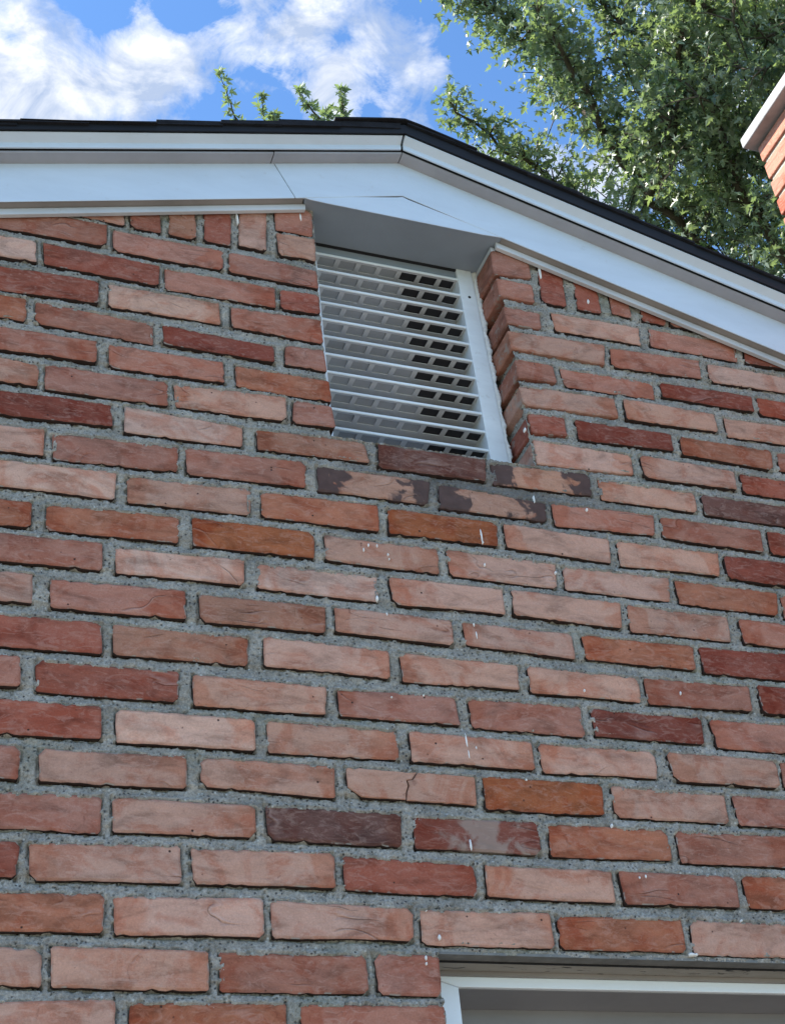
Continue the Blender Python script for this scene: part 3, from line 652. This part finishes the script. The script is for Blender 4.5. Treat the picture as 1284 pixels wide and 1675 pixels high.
# white caulk drips and paint spatters on the face of the wall
for (xa, za, xb, zb, w) in json.loads('''[[0.1908, 1.4878, 0.1942, 1.4557, 0.0036], [0.3156, 1.5191, 0.3173, 1.4976, 0.0036], [0.8143, 1.505, 0.8135, 1.4669, 0.0041], [0.9102, 1.4323, 0.9097, 1.4203, 0.0045], [0.5954, 0.8215, 0.5961, 0.7941, 0.0027], [0.5965, 0.7967, 0.5966, 0.7917, 0.0027], [0.7076, 0.9099, 0.7076, 0.894, 0.0027], [0.8084, 0.8978, 0.8082, 0.8911, 0.0036], [0.3921, 0.7626, 0.3926, 0.7567, 0.0023], [0.3831, 0.7529, 0.3836, 0.7459, 0.0023], [0.4068, 0.7635, 0.4072, 0.7575, 0.0023], [0.4243, 0.748, 0.4246, 0.7432, 0.0023], [0.4255, 0.7386, 0.4258, 0.7351, 0.0023], [0.5938, 0.752, 0.594, 0.7459, 0.0023], [0.3984, 0.664, 0.3992, 0.6539, 0.0036], [0.412, 0.634, 0.4124, 0.6284, 0.0027], [0.5586, 0.6321, 0.5588, 0.6252, 0.0023], [0.5607, 0.6164, 0.5612, 0.6029, 0.0018], [0.5189, 0.4337, 0.5201, 0.4095, 0.0027], [0.5202, 0.4054, 0.5209, 0.3915, 0.0018], [0.534, 0.4126, 0.5342, 0.4076, 0.0027], [0.505, 0.2634, 0.5059, 0.2469, 0.0027], [0.4584, 0.4935, 0.4586, 0.4904, 0.0027], [0.9126, 0.5422, 0.9123, 0.5354, 0.0027], [0.427, 0.1563, 0.4271, 0.1546, 0.0018], [0.442, 0.1227, 0.4426, 0.1151, 0.0027], [0.4194, 0.0936, 0.4199, 0.087, 0.0023], [0.4193, 0.0845, 0.4196, 0.0804, 0.0023], [0.7396, 0.3015, 0.7395, 0.2947, 0.0027], [0.7796, 0.223, 0.7794, 0.2174, 0.0027], [0.7687, 0.2197, 0.7686, 0.216, 0.0027], [0.7358, 0.5297, 0.7358, 0.5242, 0.0027], [0.7233, 0.7535, 0.7233, 0.7473, 0.0027], [0.9266, 0.1607, 0.9264, 0.157, 0.0027], [0.4065, 0.4855, 0.4068, 0.4824, 0.0027], [0.8302, 0.1079, 0.83, 0.1034, 0.0091], [0.837, 0.1072, 0.8369, 0.1036, 0.0064], [0.6089, 0.365, 0.6091, 0.3611, 0.0027], [0.7151, 1.0641, 0.7151, 1.0555, 0.0036]]'''):
    d = Vector((xb - xa, zb - za)); Ln = d.length; d.normalize(); n = Vector((-d.y, d.x)); ring = []
    for k in range(10):
        a = k / 10 * 6.283; ca, sa = math.cos(a), math.sin(a)
        ring.append(Vector((xa, za)) + d * (Ln / 2 + ca * Ln / 2) + n * (sa * w / 2 * rng.uniform(.7, 1.25)))
    c = sum(ring, Vector((0, 0))) / 10
    V = [(p.x, -.0019, p.y) for p in ring] + [(p.x, .004, p.y) for p in ring] + [(c.x, -.0040, c.y)]
    Fs = [(k, (k + 1) % 10, 20) for k in range(10)] + [(k, (k + 1) % 10, 10 + (k + 1) % 10, 10 + k) for k in range(10)]
    link('paint_spatter', V, Fs, M_DR, wall, smooth=True)

# ---- other walls of the house, plain beyond the picture
sw = MB(); sw.box(LX, LX + .2, .221, 6.0, -Z0, rake(LX, .09)); sw.box(RX - .2, RX, .221, 6.0, -Z0, rake(RX, .09))
sw.prism([(LX, -Z0), (RX, -Z0), (RX, rk(RX)), (XA, rk(XA)), (LX, rk(LX))], 6.001, 6.2)
sw.build('side_walls', M_SIDE, house)

# ------------------------------------------------------------------ vent
vent = tag(empty('gable_vent', (0, 0, 0), house), 'white louvred vent recessed in the brick opening under the apex')
fr = MB()
fr.prism([(.667, 1.532), (.6765, .985), (.7125, .985), (.699, 1.532)], .073, .128)
fr.build('vent_frame', M_VT, vent, bev=.0012)
b_ = MB(); b_.prism([(.6985, 1.5315), (.712, .986), (.7185, .986), (.7065, 1.5315)], .0765, .1275); b_.build('frame_flange', M_VT, vent)
b_ = MB(); b_.prism([(.346, 1.532), (.346, .985), (.376, .985), (.3685, 1.532)], .073, .128); b_.build('vent_frame', M_VT, vent, bev=.0012)
b_ = MB(); b_.box(.3693, .6672, .080, .128, 1.5125, 1.5318); b_.build('vent_head', M_SF, vent)  # shadowed frame head: grey instead of white, shade put into the colour
b_ = MB(); b_.box(.3765, .6762, .0775, .128, .985, .999); b_.build('vent_sill', M_VT, vent)
b_ = MB(); b_.box(.346, .7215, .1295, .140, .985, 1.556); b_.build('back_panel', M_DK, vent)
hole = MB(); n = 12
hole.add([(.6865 + math.cos(k * 6.2832 / n) * .0030, .0722, 1.4560 + math.sin(k * 6.2832 / n) * .0030) for k in range(n)] + [(.6865 + math.cos(k * 6.2832 / n) * .0030, .0742, 1.4560 + math.sin(k * 6.2832 / n) * .0030) for k in range(n)],
         [tuple(range(n))] + [(k, (k + 1) % n, n + (k + 1) % n, n + k) for k in range(n)])
hole.build('screw_hole', M_DK, vent)
def blade(i):
    z = 1.5045 - .04405 * i; x0 = .3685 + i * .00055; x1 = .6688 + i * .00088
    xs = [x0]; cs = [.654 - .0428 * k for k in range(6, -1, -1)]
    cells = []
    sh = i * .0011
    edges = [x0]
    for c in cs: edges += [max(c - .0165 + sh, x0 + .002), c + .0165 + sh]
    edges = [min(e, x1 - .004) for e in edges] + [x1]
    ys = [.0795, .0855, .1080, .1270]
    V = []; F = []; nx, ny = len(edges), len(ys)
    def vid(a, b, t): return (t * ny + b) * nx + a
    for t in (0, 1):
        for b in range(ny):
            for a in range(nx): V.append((edges[a], ys[b], z - .0005 + t * .0016 + (b * .0012)))
    solid = lambda a, b: 0 <= a < nx - 1 and 0 <= b < ny - 1 and not (b == 1 and a % 2 == 1)
    for b in range(ny - 1):
        for a in range(nx - 1):
            if not solid(a, b): continue
            F += [(vid(a, b, 0), vid(a + 1, b, 0), vid(a + 1, b + 1, 0), vid(a, b + 1, 0)), (vid(a, b, 1), vid(a, b + 1, 1), vid(a + 1, b + 1, 1), vid(a + 1, b, 1))]
            if not solid(a - 1, b): F.append((vid(a, b, 0), vid(a, b + 1, 0), vid(a, b + 1, 1), vid(a, b, 1)))
            if not solid(a + 1, b): F.append((vid(a + 1, b, 0), vid(a + 1, b, 1), vid(a + 1, b + 1, 1), vid(a + 1, b + 1, 0)))
            if not solid(a, b - 1): F.append((vid(a, b, 0), vid(a, b, 1), vid(a + 1, b, 1), vid(a + 1, b, 0)))
            if not solid(a, b + 1): F.append((vid(a, b + 1, 0), vid(a + 1, b + 1, 0), vid(a + 1, b + 1, 1), vid(a, b + 1, 1)))
    mb = MB(); mb.add(V, F)
    # rolled front lip with a small return
    mb.prism_x = None
    pr = [(.0795, z - .0010), (.0778, z - .0022), (.0762, z - .0012), (.0758, z + .0010), (.0764, z + .0034), (.0785, z + .0042), (.0795, z + .0040)]
    nn = len(pr); mb.add([(x0, y, zz_) for y, zz_ in pr] + [(x1, y, zz_) for y, zz_ in pr], [tuple(range(nn)), tuple(range(2 * nn - 1, nn - 1, -1))] + [(k, (k + 1) % nn, nn + (k + 1) % nn, nn + k) for k in range(nn)])
    mb.build('louvre_blade', M_VT, vent)
    xm = cs[4] + sh - .0214
    s = MB(); s.box(xm, x1 - .001, .0812, .1262, z + .0056, z + .0076); s.build('insect_screen', M_SC, vent)
    s = MB(); s.box(x0 + .001, xm - .001, .0812, .1262, z + .0040, z + .0052); s.build('baffle_strip', M_BF, vent)
for i in range(12): blade(i)
# jagged caulk bead between frame and jamb
V = []; F = []; n = 150
for k in range(n + 1):
    t = k / n; z = .986 + t * .545; xr = .7205 - t * .0085 + rng.uniform(-.0018, .0022) + .002 * math.sin(k * .35) ; xl = .7120 - t * .0135 + .0035
    yj = .0715 + rng.uniform(-.0012, .0012)
    V += [(xl, .0765, z), ((xl + xr) / 2, yj, z), (xr, yj + .0025, z), (xr + .002, .0900, z)]
for k in range(n):
    for j in range(3): a = k * 4 + j; F.append((a, a + 1, a + 5, a + 4))
link('caulk_bead', V, F, M_CK, vent, smooth=True)

# ------------------------------------------------------------------ rake trim, fascia, soffits
fas = empty('rake_trim', (0, 0, 0), house)
OFB, OFT = .0195, .118
def band(x0, x1, o0, o1):       # polygon following the rake between two offsets
    xs = [x0] + ([XA] if x0 < XA < x1 else []) + [x1]
    return [(x, rake(x, o0)) for x in xs] + [(x, rake(x, o1)) for x in reversed(xs)]
EL, ER = LX - .25, RX + .25
seam = lambda o: .2617 + (.118 - o) * .39
b_ = MB(); b_.prism([(EL, rake(EL, OFB)), (seam(OFB) - .0006, rake(seam(OFB), OFB)), (seam(OFT) - .0006, rake(seam(OFT), OFT)), (EL, rake(EL, OFT))], -.028, -.0262)
b_.build('fascia_board', M_WH, fas, bev=.0008)
b_ = MB(); b_.prism([(seam(OFB) + .0006, rake(seam(OFB), OFB)), (.318, rake(.318, OFB)), (XA, rake(XA, .0215)), (.727, rake(.727, OFB)), (ER, rake(ER, OFB)), (ER, rake(ER, OFT)), (XA, rake(XA, OFT)), (seam(OFT) + .0006, rake(seam(OFT), OFT))], -.0287, -.0262)
b_.build('fascia_board', M_WH, fas, bev=.0008)
# joint cover line behind the seam
b_ = MB(); b_.prism([(seam(OFB) - .003, rake(seam(OFB), OFB + .001)), (seam(OFB) + .003, rake(seam(OFB), OFB + .001)), (seam(OFT) + .003, rake(seam(OFT), OFT - .001)), (seam(OFT) - .003, rake(seam(OFT), OFT - .001))], -.0260, -.0256); b_.build('joint_gap', M_SEAM, fas)
# triangular filler over the vent
zt = 1.5318
b_ = MB(); b_.prism([(.3130, zt + .004), (.330, zt + .001), (.366, zt), (.686, zt), (.715, zt + .002), (.7315, zt + .0025), (XA + .012, rake(XA + .012, .0175)), (XA, rake(XA, .0190)), (XA - .012, rake(XA - .012, .0178))], -.0278, -.0262)
b_.build('filler_panel', M_WH, fas)
b_ = MB(); b_.prism([(.325, zt + .006), (.722, zt + .006), (XA, rake(XA, .028))], -.0255, -.0135); b_.build('joint_gap', M_SEAM, fas)
# level soffit sheet inside the opening
b_ = MB()
b_.add([(.318, -.0262, zt + .0035), (.728, -.0262, zt + .0035), (.716, .0790, zt), (.3455, .0790, zt), (.318, -.0262, zt + .006), (.728, -.0262, zt + .006), (.716, .0790, zt + .006), (.3455, .0790, zt + .006)],
       [(0, 1, 2, 3), (4, 5, 6, 7), (0, 1, 5, 4), (1, 2, 6, 5), (2, 3, 7, 6), (3, 0, 4, 7)])
b_.build('opening_soffit', M_SF, fas)
b_ = MB(); b_.prism([(.3695, 1.5319), (.3695, 1.529), (.667, 1.529), (.667, 1.5319)], .0745, .0798); b_.build('joint_gap', M_DK, fas)
b_ = MB(); b_.add([(.7120, .0, zt - .012), (.7215, .0, zt - .012), (.7215, .078, zt - .010), (.7105, .078, zt - .010), (.7120, .0, zt - .0005), (.7215, .0, zt - .0005), (.7215, .078, zt - .0005), (.7105, .078, zt - .0005)],
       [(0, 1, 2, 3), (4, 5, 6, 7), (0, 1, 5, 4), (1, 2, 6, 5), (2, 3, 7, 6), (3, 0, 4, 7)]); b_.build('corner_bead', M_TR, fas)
# level underside strip and the bead against the brick
def strip(x0, x1, o0, o1, y0, y1, m, name, bev=0):
    b = MB(); b.prism(band(x0, x1, o0, o1), y0, y1); return b.build(name, m, fas, bev=bev)
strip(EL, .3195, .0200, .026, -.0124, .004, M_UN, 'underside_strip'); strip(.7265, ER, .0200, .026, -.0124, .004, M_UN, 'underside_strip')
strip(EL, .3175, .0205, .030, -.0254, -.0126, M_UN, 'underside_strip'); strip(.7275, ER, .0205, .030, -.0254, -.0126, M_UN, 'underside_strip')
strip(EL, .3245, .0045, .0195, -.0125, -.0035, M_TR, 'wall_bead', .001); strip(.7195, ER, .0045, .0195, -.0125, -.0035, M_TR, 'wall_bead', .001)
# projecting soffit step
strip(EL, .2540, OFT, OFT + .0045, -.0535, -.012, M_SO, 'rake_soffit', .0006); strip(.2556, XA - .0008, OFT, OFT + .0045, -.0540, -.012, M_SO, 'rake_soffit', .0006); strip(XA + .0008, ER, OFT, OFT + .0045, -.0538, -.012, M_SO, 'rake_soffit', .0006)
strip(EL, ER, OFT + .0050, OFT + .012, -.0535, -.012, M_DK, 'joint_gap')  # solid black strip in the recess, standing in for its shade
# upper board: lower lip upright, upper part leaning forward
def upper(x0, x1, y, o):
    prof = [(y, o), (y - .0004, o + .0035), (y - .0002, o + .0125), (y - .0165, o + .0215), (y - .0160, o + .0235), (y + .0030, o + .037), (y + .0030, o)]
    n = len(prof); V = []; F = []
    xs = [x0, x1]
    for x in xs:
        for (yy, oo) in prof: V.append((x, yy, rake(x, oo)))
    F = [tuple(range(n)), tuple(range(2 * n - 1, n - 1, -1))] + [(k, (k + 1) % n, n + (k + 1) % n, n + k) for k in range(n)]
    return link('upper_rake_board', V, F, M_WH, fas)
upper(EL, XA - .0045, -.0600, .1240); upper(XA - .004, ER, -.0635, .1195) if False else upper(XA, ER, -.0622, .1215)
b_ = MB(); b_.box(XA - .012, XA + .006, -.0590, -.0545, rake(XA, .128), rake(XA, .158)); b_.build('joint_gap', M_SEAM, fas)

# ------------------------------------------------------------------ roof
roof = empty('roof', (0, 0, 0), house)
b_ = MB(); b_.prism(band(EL, ER, .1615, .168), -.064, 6.4); b_.build('roof_deck', M_DE, roof)
b_ = MB(); b_.prism(band(EL, ER, .1465, .172), -.0825, -.0790); b_.build('drip_edge', M_DE, roof)
butt_l = D['shc']; th = .0055
def course(xlow, xhigh, lift, y1=1.0, name='shingle', y0=-.087):
    s = 1 if xhigh > XA else -1
    V = []; z_ = lambda x, o: rake(x, o)
    x0, x1 = xlow, xhigh
    sg = lambda q: -.020 * max(0, min(1.6, (XA - .05 - q) / .66))
    prof = [(x0, .1600 + lift), (x0, .1735 + lift + th * 1.15 + sg(x0)), (x1, .1735 + th * .15 + sg(x1)), (x1, .1590)]
    n = 4; yj = y0 + rng.uniform(-.003, .003)
    V = [(x, yj, z_(x, o)) for x, o in prof] + [(x, y1, z_(x, o)) for x, o in prof]
    return link(name, V, [(0, 1, 2, 3), (7, 6, 5, 4), (0, 1, 5, 4), (1, 2, 6, 5), (2, 3, 7, 6), (3, 0, 4, 7)], M_SH, roof)
xs = list(butt_l)
for i, x in enumerate(xs):
    course(x, min(x + .24, XA - .01), [.006, .0025, .0065, .003, .0075, .003][i])
x = butt_l[0] - .122
while x > EL: course(x, x + .24, .0045 + rng.uniform(-.001, .002)); x -= .122
x = XA + .14
k = 0
while x < ER: course(x, max(x - .24, XA + .01), .004 + rng.uniform(-.0015, .0015)) if False else None; x += .122
def course_r(xlow, xhigh, lift):
    prof = [(xlow, .1725 + lift), (xlow, .1725 + lift + th * 1.15), (xhigh, .1725 + th * .15 + .003), (xhigh, .1720)]
    yj = -.087 + rng.uniform(-.003, .003)
    V = [(x, yj, rake(x, o)) for x, o in prof] + [(x, 1.0, rake(x, o)) for x, o in prof]
    link('shingle', V, [(0, 1, 2, 3), (7, 6, 5, 4), (0, 1, 5, 4), (1, 2, 6, 5), (2, 3, 7, 6), (3, 0, 4, 7)], M_SH, roof)
x = XA + .13
while x < ER: course_r(x, max(x - .24, XA + .005), .0048 + rng.uniform(-.001, .001)); x += .122
# ridge caps
for j in range(4):
    y0 = -.090 + j * .145
    b_ = MB(); lift = .1800 + .003 * (j % 2)
    b_.prism([(XA - .15, rake(XA - .15, lift)), (XA - .03, rake(XA - .03, lift + .0015)), (XA, rake(XA, lift - .001)), (XA + .03, rake(XA + .03, lift + .0015)), (XA + .15, rake(XA + .15, lift)), (XA + .15, rake(XA + .15, lift + .005)), (XA + .03, rake(XA + .03, lift + .005)), (XA, rake(XA, lift + .003)), (XA - .03, rake(XA - .03, lift + .005)), (XA - .15, rake(XA - .15, lift + .005))], y0, y0 + .143)
    b_.build('ridge_cap', M_SH, roof)
b_ = MB(); b_.prism(band(EL, ER, .1725, .179), 1.001, 6.42); b_.build('shingle_field', M_SH, roof)

# ------------------------------------------------------------------ window with its steel lintel
win = tag(empty('window', (0, 0, 0), house), 'white framed window in the brick wall under a flaking lintel')
b_ = MB(); b_.box(WX0 - .01, WX1 + .1, .0045, .0290, WZ1 + .0005, WZ1 + .004); b_.build('lintel_plate', M_ST, win)
b_ = MB(); b_.box(WX0 + .001, WX1, .0315, .0665, WZ1 - .0015, WZ1 + .0035); b_.build('lintel_plate', M_LI, win)
b_ = MB(); b_.box(WX0 + .001, WX1, .0289, .0314, WZ1 - .0019, WZ1 + .004); b_.build('lintel_gap', M_DK, win)
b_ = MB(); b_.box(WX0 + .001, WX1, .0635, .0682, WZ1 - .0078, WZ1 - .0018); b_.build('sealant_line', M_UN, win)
zt_, zi = WZ1 - .002, .0752
def frame_piece(poly, y0=.0685, y1=.185): b = MB(); b.prism(poly, y0, y1); b.build('window_frame', M_WF, win, bev=.0012)
ji = .4915
frame_piece([(WX0 + .002, zt_ - .0055), (WX1 - .002, zt_ - .0055), (WX1 - .05, zi), (ji + .0006, zi)])
frame_piece([(WX0 + .002, zt_ - .0062), (ji, zi - .0004), (ji, WZ0 + .05), (WX0 + .002, WZ0 + .002)])
frame_piece([(WX1 - .002, zt_ - .0062), (WX1 - .002, WZ0 + .002), (WX1 - .0506, WZ0 + .05), (WX1 - .0506, zi - .0004)])
frame_piece([(WX0 + .003, WZ0 + .001), (WX1 - .003, WZ0 + .001), (WX1 - .051, WZ0 + .049), (ji + .0006, WZ0 + .049)])
b_ = MB(); b_.box(ji + .0005, WX1 - .051, .0745, .1845, zi - .0012, zi + .003); b_.build('head_shade_sheet', M_HT, win)  # dark sheet under the white head, its shade painted as grey
b_ = MB(); b_.box(ji + .03, WX1 - .08, .098, .112, .0, .012); 
b_ = MB(); b_.box(ji + .0005, WX1 - .051, .162, .180, zi - .030, zi - .0015); b_.build('sash_rail', M_HT, win)  # rail takes the same shade-darkened grey
b_ = MB(); b_.box(ji + .0005, WX1 - .051, .168, .174, WZ0 + .05, zi - .031); b_.build('window_pane', M_GL, win)
b_ = MB(); b_.box(WX0, WX1, .40, .42, WZ0, WZ1); b_.build('room_backdrop', M_DK, win)

# ------------------------------------------------------------------ chimney against the gable
ch = tag(empty('chimney', (0, 0, 0), house), 'brick chimney under a pale concrete cap at the right edge')
CX0, CX1, CY0, CY1, CZT = 1.65, 2.31, -.33, .1675, 2.322
b_ = MB(); b_.box(CX0 + .007, CX1 - .007, CY0 + .007, CY1 - .007, -Z0, CZT); b_.build('chimney_mortar', M_MO, ch)
crng = random.Random(5)
stuff = MB()
nrow = int((CZT + Z0) / .0677)
for k in range(nrow):
    zt2 = CZT - .004 - k * .0677; zb2 = zt2 - .052; near = k < 16
    lay = []
    if k % 2 == 0:
        lay += [('x', CX0, CY1 - .198, CY1), ('x', CX0, CY0, CY1 - .213 - .0)] ; segsx = [(CX0 + .11 + i * .2137, CX0 + .11 + i * .2137 + .198) for i in range(3)]
    else:
        lay += [('x', CX0, CY1 - .098, CY1), ('x', CX0, CY1 - .113 - .198, CY1 - .113), ('x', CX0, CY0, CY1 - .326)]; segsx = [(CX0 + .005 + .1 * 0 + i * .2137 + .09, CX0 + i * .2137 + .288) for i in range(3)]
    for (_, x, ya, yb) in lay:
        bx = (x + crng.uniform(-.001, .001), x + .09, ya, yb, zb2, zt2)
        if near:
            m_ = MB(); m_.box(*[v - (0, 0, 0, 0, 0, 0)[i] for i, v in enumerate(bx)])
            cxm, cym, czm = (bx[0] + bx[1]) / 2, (ya + yb) / 2, (zb2 + zt2) / 2
            m_.v = [(a - cxm, b - cym, c - czm) for a, b, c in m_.v]
            o = m_.build('brick', M_BR, ch, (cxm, cym, czm), bev=.003)
            c = PAL[crng.choice('mmorbm')]; o.color = (*c, 1)
            at = o.data.attributes.new('edge', 'FLOAT', 'POINT')
        else: stuff.box(*bx)
    for (xa, xb) in segsx:
        stuff.box(xa, min(xb, CX1), CY0 - .0005, CY0 + .08, zb2, zt2); stuff.box(xa, min(xb, CX1), CY1 - .08, CY1 + .0005, zb2, zt2)
so_ = stuff.build('brickwork', M_BR, ch); so_['kind'] = 'stuff'; so_.color = (.42, .2, .145, 1); so_.data.attributes.new('edge', 'FLOAT', 'POINT')
b_ = MB(); b_.box(CX0 - .035, CX1 + .035, CY0 - .035, CY1 + .0145, CZT + .001, CZT + .036); b_.build('chimney_cap', M_CAP, ch, bev=.004)

# ------------------------------------------------------------------ trees
def tube(mb, pts, r0, r1, n=7):
    P = [Vector(p) for p in pts]; m = len(P); b = len(mb.v)
    for i, p in enumerate(P):
        t = (P[min(i + 1, m - 1)] - P[max(i - 1, 0)]).normalized(); u_ = t.cross(Vector((.3, .2, 1))).normalized(); w = t.cross(u_)
        r = r0 + (r1 - r0) * i / (m - 1)
        for k in range(n): a = k / n * 6.2832; mb.v.append(tuple(p + (u_ * math.cos(a) + w * math.sin(a)) * r))
    for i in range(m - 1):
        for k in range(n): mb.f.append((b + i * n + k, b + i * n + (k + 1) % n, b + (i + 1) * n + (k + 1) % n, b + (i + 1) * n + k))
def wiggle(pts, amp, sub, rg):
    P = [Vector(p) for p in pts]; out = []
    for a, b in zip(P, P[1:]):
        for i in range(sub): out.append(a.lerp(b, i / sub) + Vector((rg.gauss(0, amp), rg.gauss(0, amp), rg.gauss(0, amp))) * (0 if i == 0 else 1))
    out.append(P[-1]); return out
# one maple leaf outline: five pointed lobes
LEAF = np.array([(0, 0), (.20, .06), (.50, .00), (.26, .20), (.66, .52), (.34, .44), (.15, .36), (.22, .62), (0, 1.05), (-.22, .62), (-.15, .36), (-.34, .44), (-.66, .52), (-.26, .20), (-.50, .00), (-.20, .06)])
LT = [(0, 1, 3), (1, 2, 3), (0, 3, 6), (3, 5, 6), (3, 4, 5), (0, 6, 10), (6, 7, 8), (6, 8, 10), (8, 9, 10), (0, 10, 13), (10, 11, 13), (11, 12, 13), (0, 13, 15), (13, 14, 15)]
LS = np.array([(0, 0), (.30, .06), (.55, .50), (.20, .48), (0, 1.0), (-.20, .48), (-.55, .50), (-.30, .06)])
LST = [(0, 1, 3), (1, 2, 3), (0, 3, 5), (3, 4, 5), (0, 5, 7), (5, 6, 7)]
def leaves(name, cen, size, parent, seed, droop=.6, tintf=None, hi=False, width=1.0):
    r = np.random.RandomState(seed); cen = np.asarray(cen); n = len(cen)
    pts, tris = (LEAF, LT) if hi else (LS, LST)
    # axis along the leaf hangs outwards and down, normal mostly up with scatter
    az = r.rand(n) * 6.2832; tilt = -droop + r.randn(n) * .55
    ax = np.stack([np.cos(az) * np.cos(tilt), np.sin(az) * np.cos(tilt), np.sin(tilt)], 1)
    up = np.stack([r.randn(n) * .7, r.randn(n) * .7, np.ones(n)], 1)
    sd = np.cross(ax, up); sd /= np.linalg.norm(sd, axis=1)[:, None]; nm = np.cross(sd, ax)
    s = size * (.5 + .8 * r.rand(n)); fold = .25 + .3 * r.rand(n)
    V = cen[:, None, :] + s[:, None, None] * (pts[None, :, 0, None] * width * sd[:, None, :] + pts[None, :, 1, None] * ax[:, None, :] + np.abs(pts[None, :, 0, None]) * fold[:, None, None] * nm[:, None, :] - (pts[None, :, 1, None] ** 2) * .18 * nm[:, None, :])
    k = len(pts); T = np.array(tris)[None] + (np.arange(n) * k)[:, None, None]
    o = fast_mesh(name, V.reshape(-1, 3), T.reshape(-1, 3), M_LF, parent, smooth=False)
    tint = (r.rand(n) * .6 if tintf is None else np.clip(tintf + r.randn(n) * .16, 0, 1))
    at = o.data.attributes.new('tint', 'FLOAT', 'POINT'); at.data.foreach_set('value', np.repeat(tint, k).astype(np.float32))
    o['kind'] = 'stuff'; return o
zup = Vector((0, 0, Z0))
# --- big maple right of the house
tr = random.Random(21)
TB = Vector((7.6, 6.2, 0))
mt = tag(empty('maple_tree', TB), 'tall green maple with a broad leafy crown behind the roof at right', 'tree')
limbs = [[Vector(p) + zup - TB for p in Lb] for Lb in D['limbs']]
fork = limbs[0][0]
tk = MB(); tube(tk, wiggle([(0, 0, -.1), fork * .35 + Vector((.2, .1, .3)), fork * .7 + Vector((.1, 0, 0)), fork], .05, 4, tr), .26, .15, 12)
tk.build('trunk', M_BARK, mt, smooth=True)
centers = []; tints = []
def spray(p, d, n, spread, tint):
    for _ in range(n):
        t = tr.random(); q = p + d * t + Vector((tr.gauss(0, spread), tr.gauss(0, spread), tr.gauss(0, spread * .7)))
        centers.append(q); tints.append(tint + tr.gauss(0, .05))
def twigs(mb, p, d, count, ln, tint, dens):
    for _ in range(count):
        dd = (d * .5 + Vector((tr.gauss(0, 1), tr.gauss(0, 1), tr.gauss(0.1, .8)))).normalized() * ln * tr.uniform(.5, 1.2)
        e = p + dd; mid = p + dd * .5 + Vector((0, 0, .05)); tube(mb, [p, mid, e], .008, .003, 4)
        tt = min(max(tint + tr.gauss(0, .16), 0), 1)
        spray(mid, dd * .5, int(dens * tr.uniform(.6, 1.4)), .085, tt)
radii = [(.06, .012), (.06, .02), (.045, .008), (.035, .008), (.035, .008), (.04, .01), (.05, .012), (.06, .02), (.05, .01)]
for Lb, (ra, rb) in zip(limbs, radii):
    mb = MB(); pts = wiggle(Lb, .03, 4, tr); tube(mb, pts, ra, rb, 8)
    m = len(pts)
    for i in range(3, m):
        p = pts[i]; d = (pts[min(i + 1, m - 1)] - pts[i - 1]).normalized()
        f_ = i / m
        twigs(mb, p, d, 7 if f_ < .75 else 4, .12 + .42 * (1 - f_), .35 + .3 * tr.random() * f_, 19)
    mb.build('limb', M_BARK, mt, smooth=True)
# crown mass filling between the limbs, clumpy
cc = Vector(D['limbs'][1][2]) + zup - TB + Vector((.72, .35, .15)); tw = MB()
clumps = []
for _ in range(410):
    while True:
        v = Vector((tr.uniform(-1, 1), tr.uniform(-1, 1), tr.uniform(-1, 1)))
        if v.length < 1: break
    q = cc + Vector((v.x * 2.05, v.y * 1.7, v.z * 2.1))
    clumps.append(q)
for q in clumps:
    tint = min(max(tr.gauss(.40, .30), 0), 1)
    d = Vector((tr.gauss(0, 1), tr.gauss(0, 1), tr.gauss(0, .5))).normalized()
    twigs(tw, q, d, 5, .34, tint, 17)
tw.build('twigs', M_BARK, mt)['kind'] = 'stuff'
leaves('crown', [tuple(c) for c in centers], .066, mt, 5, .5, np.array(tints), hi=True)
# --- tree behind the ridge whose top shoots stand above the roof line
TB2 = Vector((2.4, 9.0, 0))
t2 = tag(empty('young_tree', TB2), 'young tree behind the ridge with only leafy top shoots above the shingles', 'tree')
sh = [[Vector(p) + zup - TB2 for p in Lb] for Lb in D['sprigs']]
top = sum((s[0] for s in sh), Vector()) / len(sh) - Vector((0, 0, 1.6))
mb = MB(); tube(mb, wiggle([(0, 0, -.1), top * .5 + Vector((.15, 0, 0)), top], .04, 5, tr), .14, .05, 10); mb.build('trunk', M_BARK, t2, smooth=True)
body = []
for _ in range(150):
    v = Vector((tr.gauss(0, 1), tr.gauss(0, 1), tr.gauss(0, 1))).normalized() * tr.random() ** .4
    c = top + Vector((v.x * 1.3, v.y * 1.3, v.z * 1.1 - .9))
    for _ in range(30): body.append(tuple(c + Vector((tr.gauss(0, .16), tr.gauss(0, .16), tr.gauss(0, .12)))))
leaves('crown', body, .10, t2, 9, .5)
for s in sh:
    mb = MB(); pts = wiggle(s, .006, 5, tr); tube(mb, [top] + pts, .016, .003, 5); st = mb.build('shoot', M_BARK, t2, smooth=True)
    cs = []
    m = len(pts)
    for i in range(m):
        for j in range(4):
            a = tr.uniform(0, 6.28); rr = .045 + .06 * (1 - i / m)
            cs.append(tuple(pts[i] + Vector((math.cos(a) * rr * .5, math.sin(a) * rr * .5, tr.uniform(-.01, .02)))))
        if i == m - 1:
            for j in range(4): cs.append(tuple(pts[i] + Vector((tr.gauss(0, .014), tr.gauss(0, .014), tr.gauss(0, .01)))))
    lv = leaves('shoot_leaves', cs, .088, st, 17 + len(cs), -.1, np.full(len(cs), .45), hi=True, width=.8)
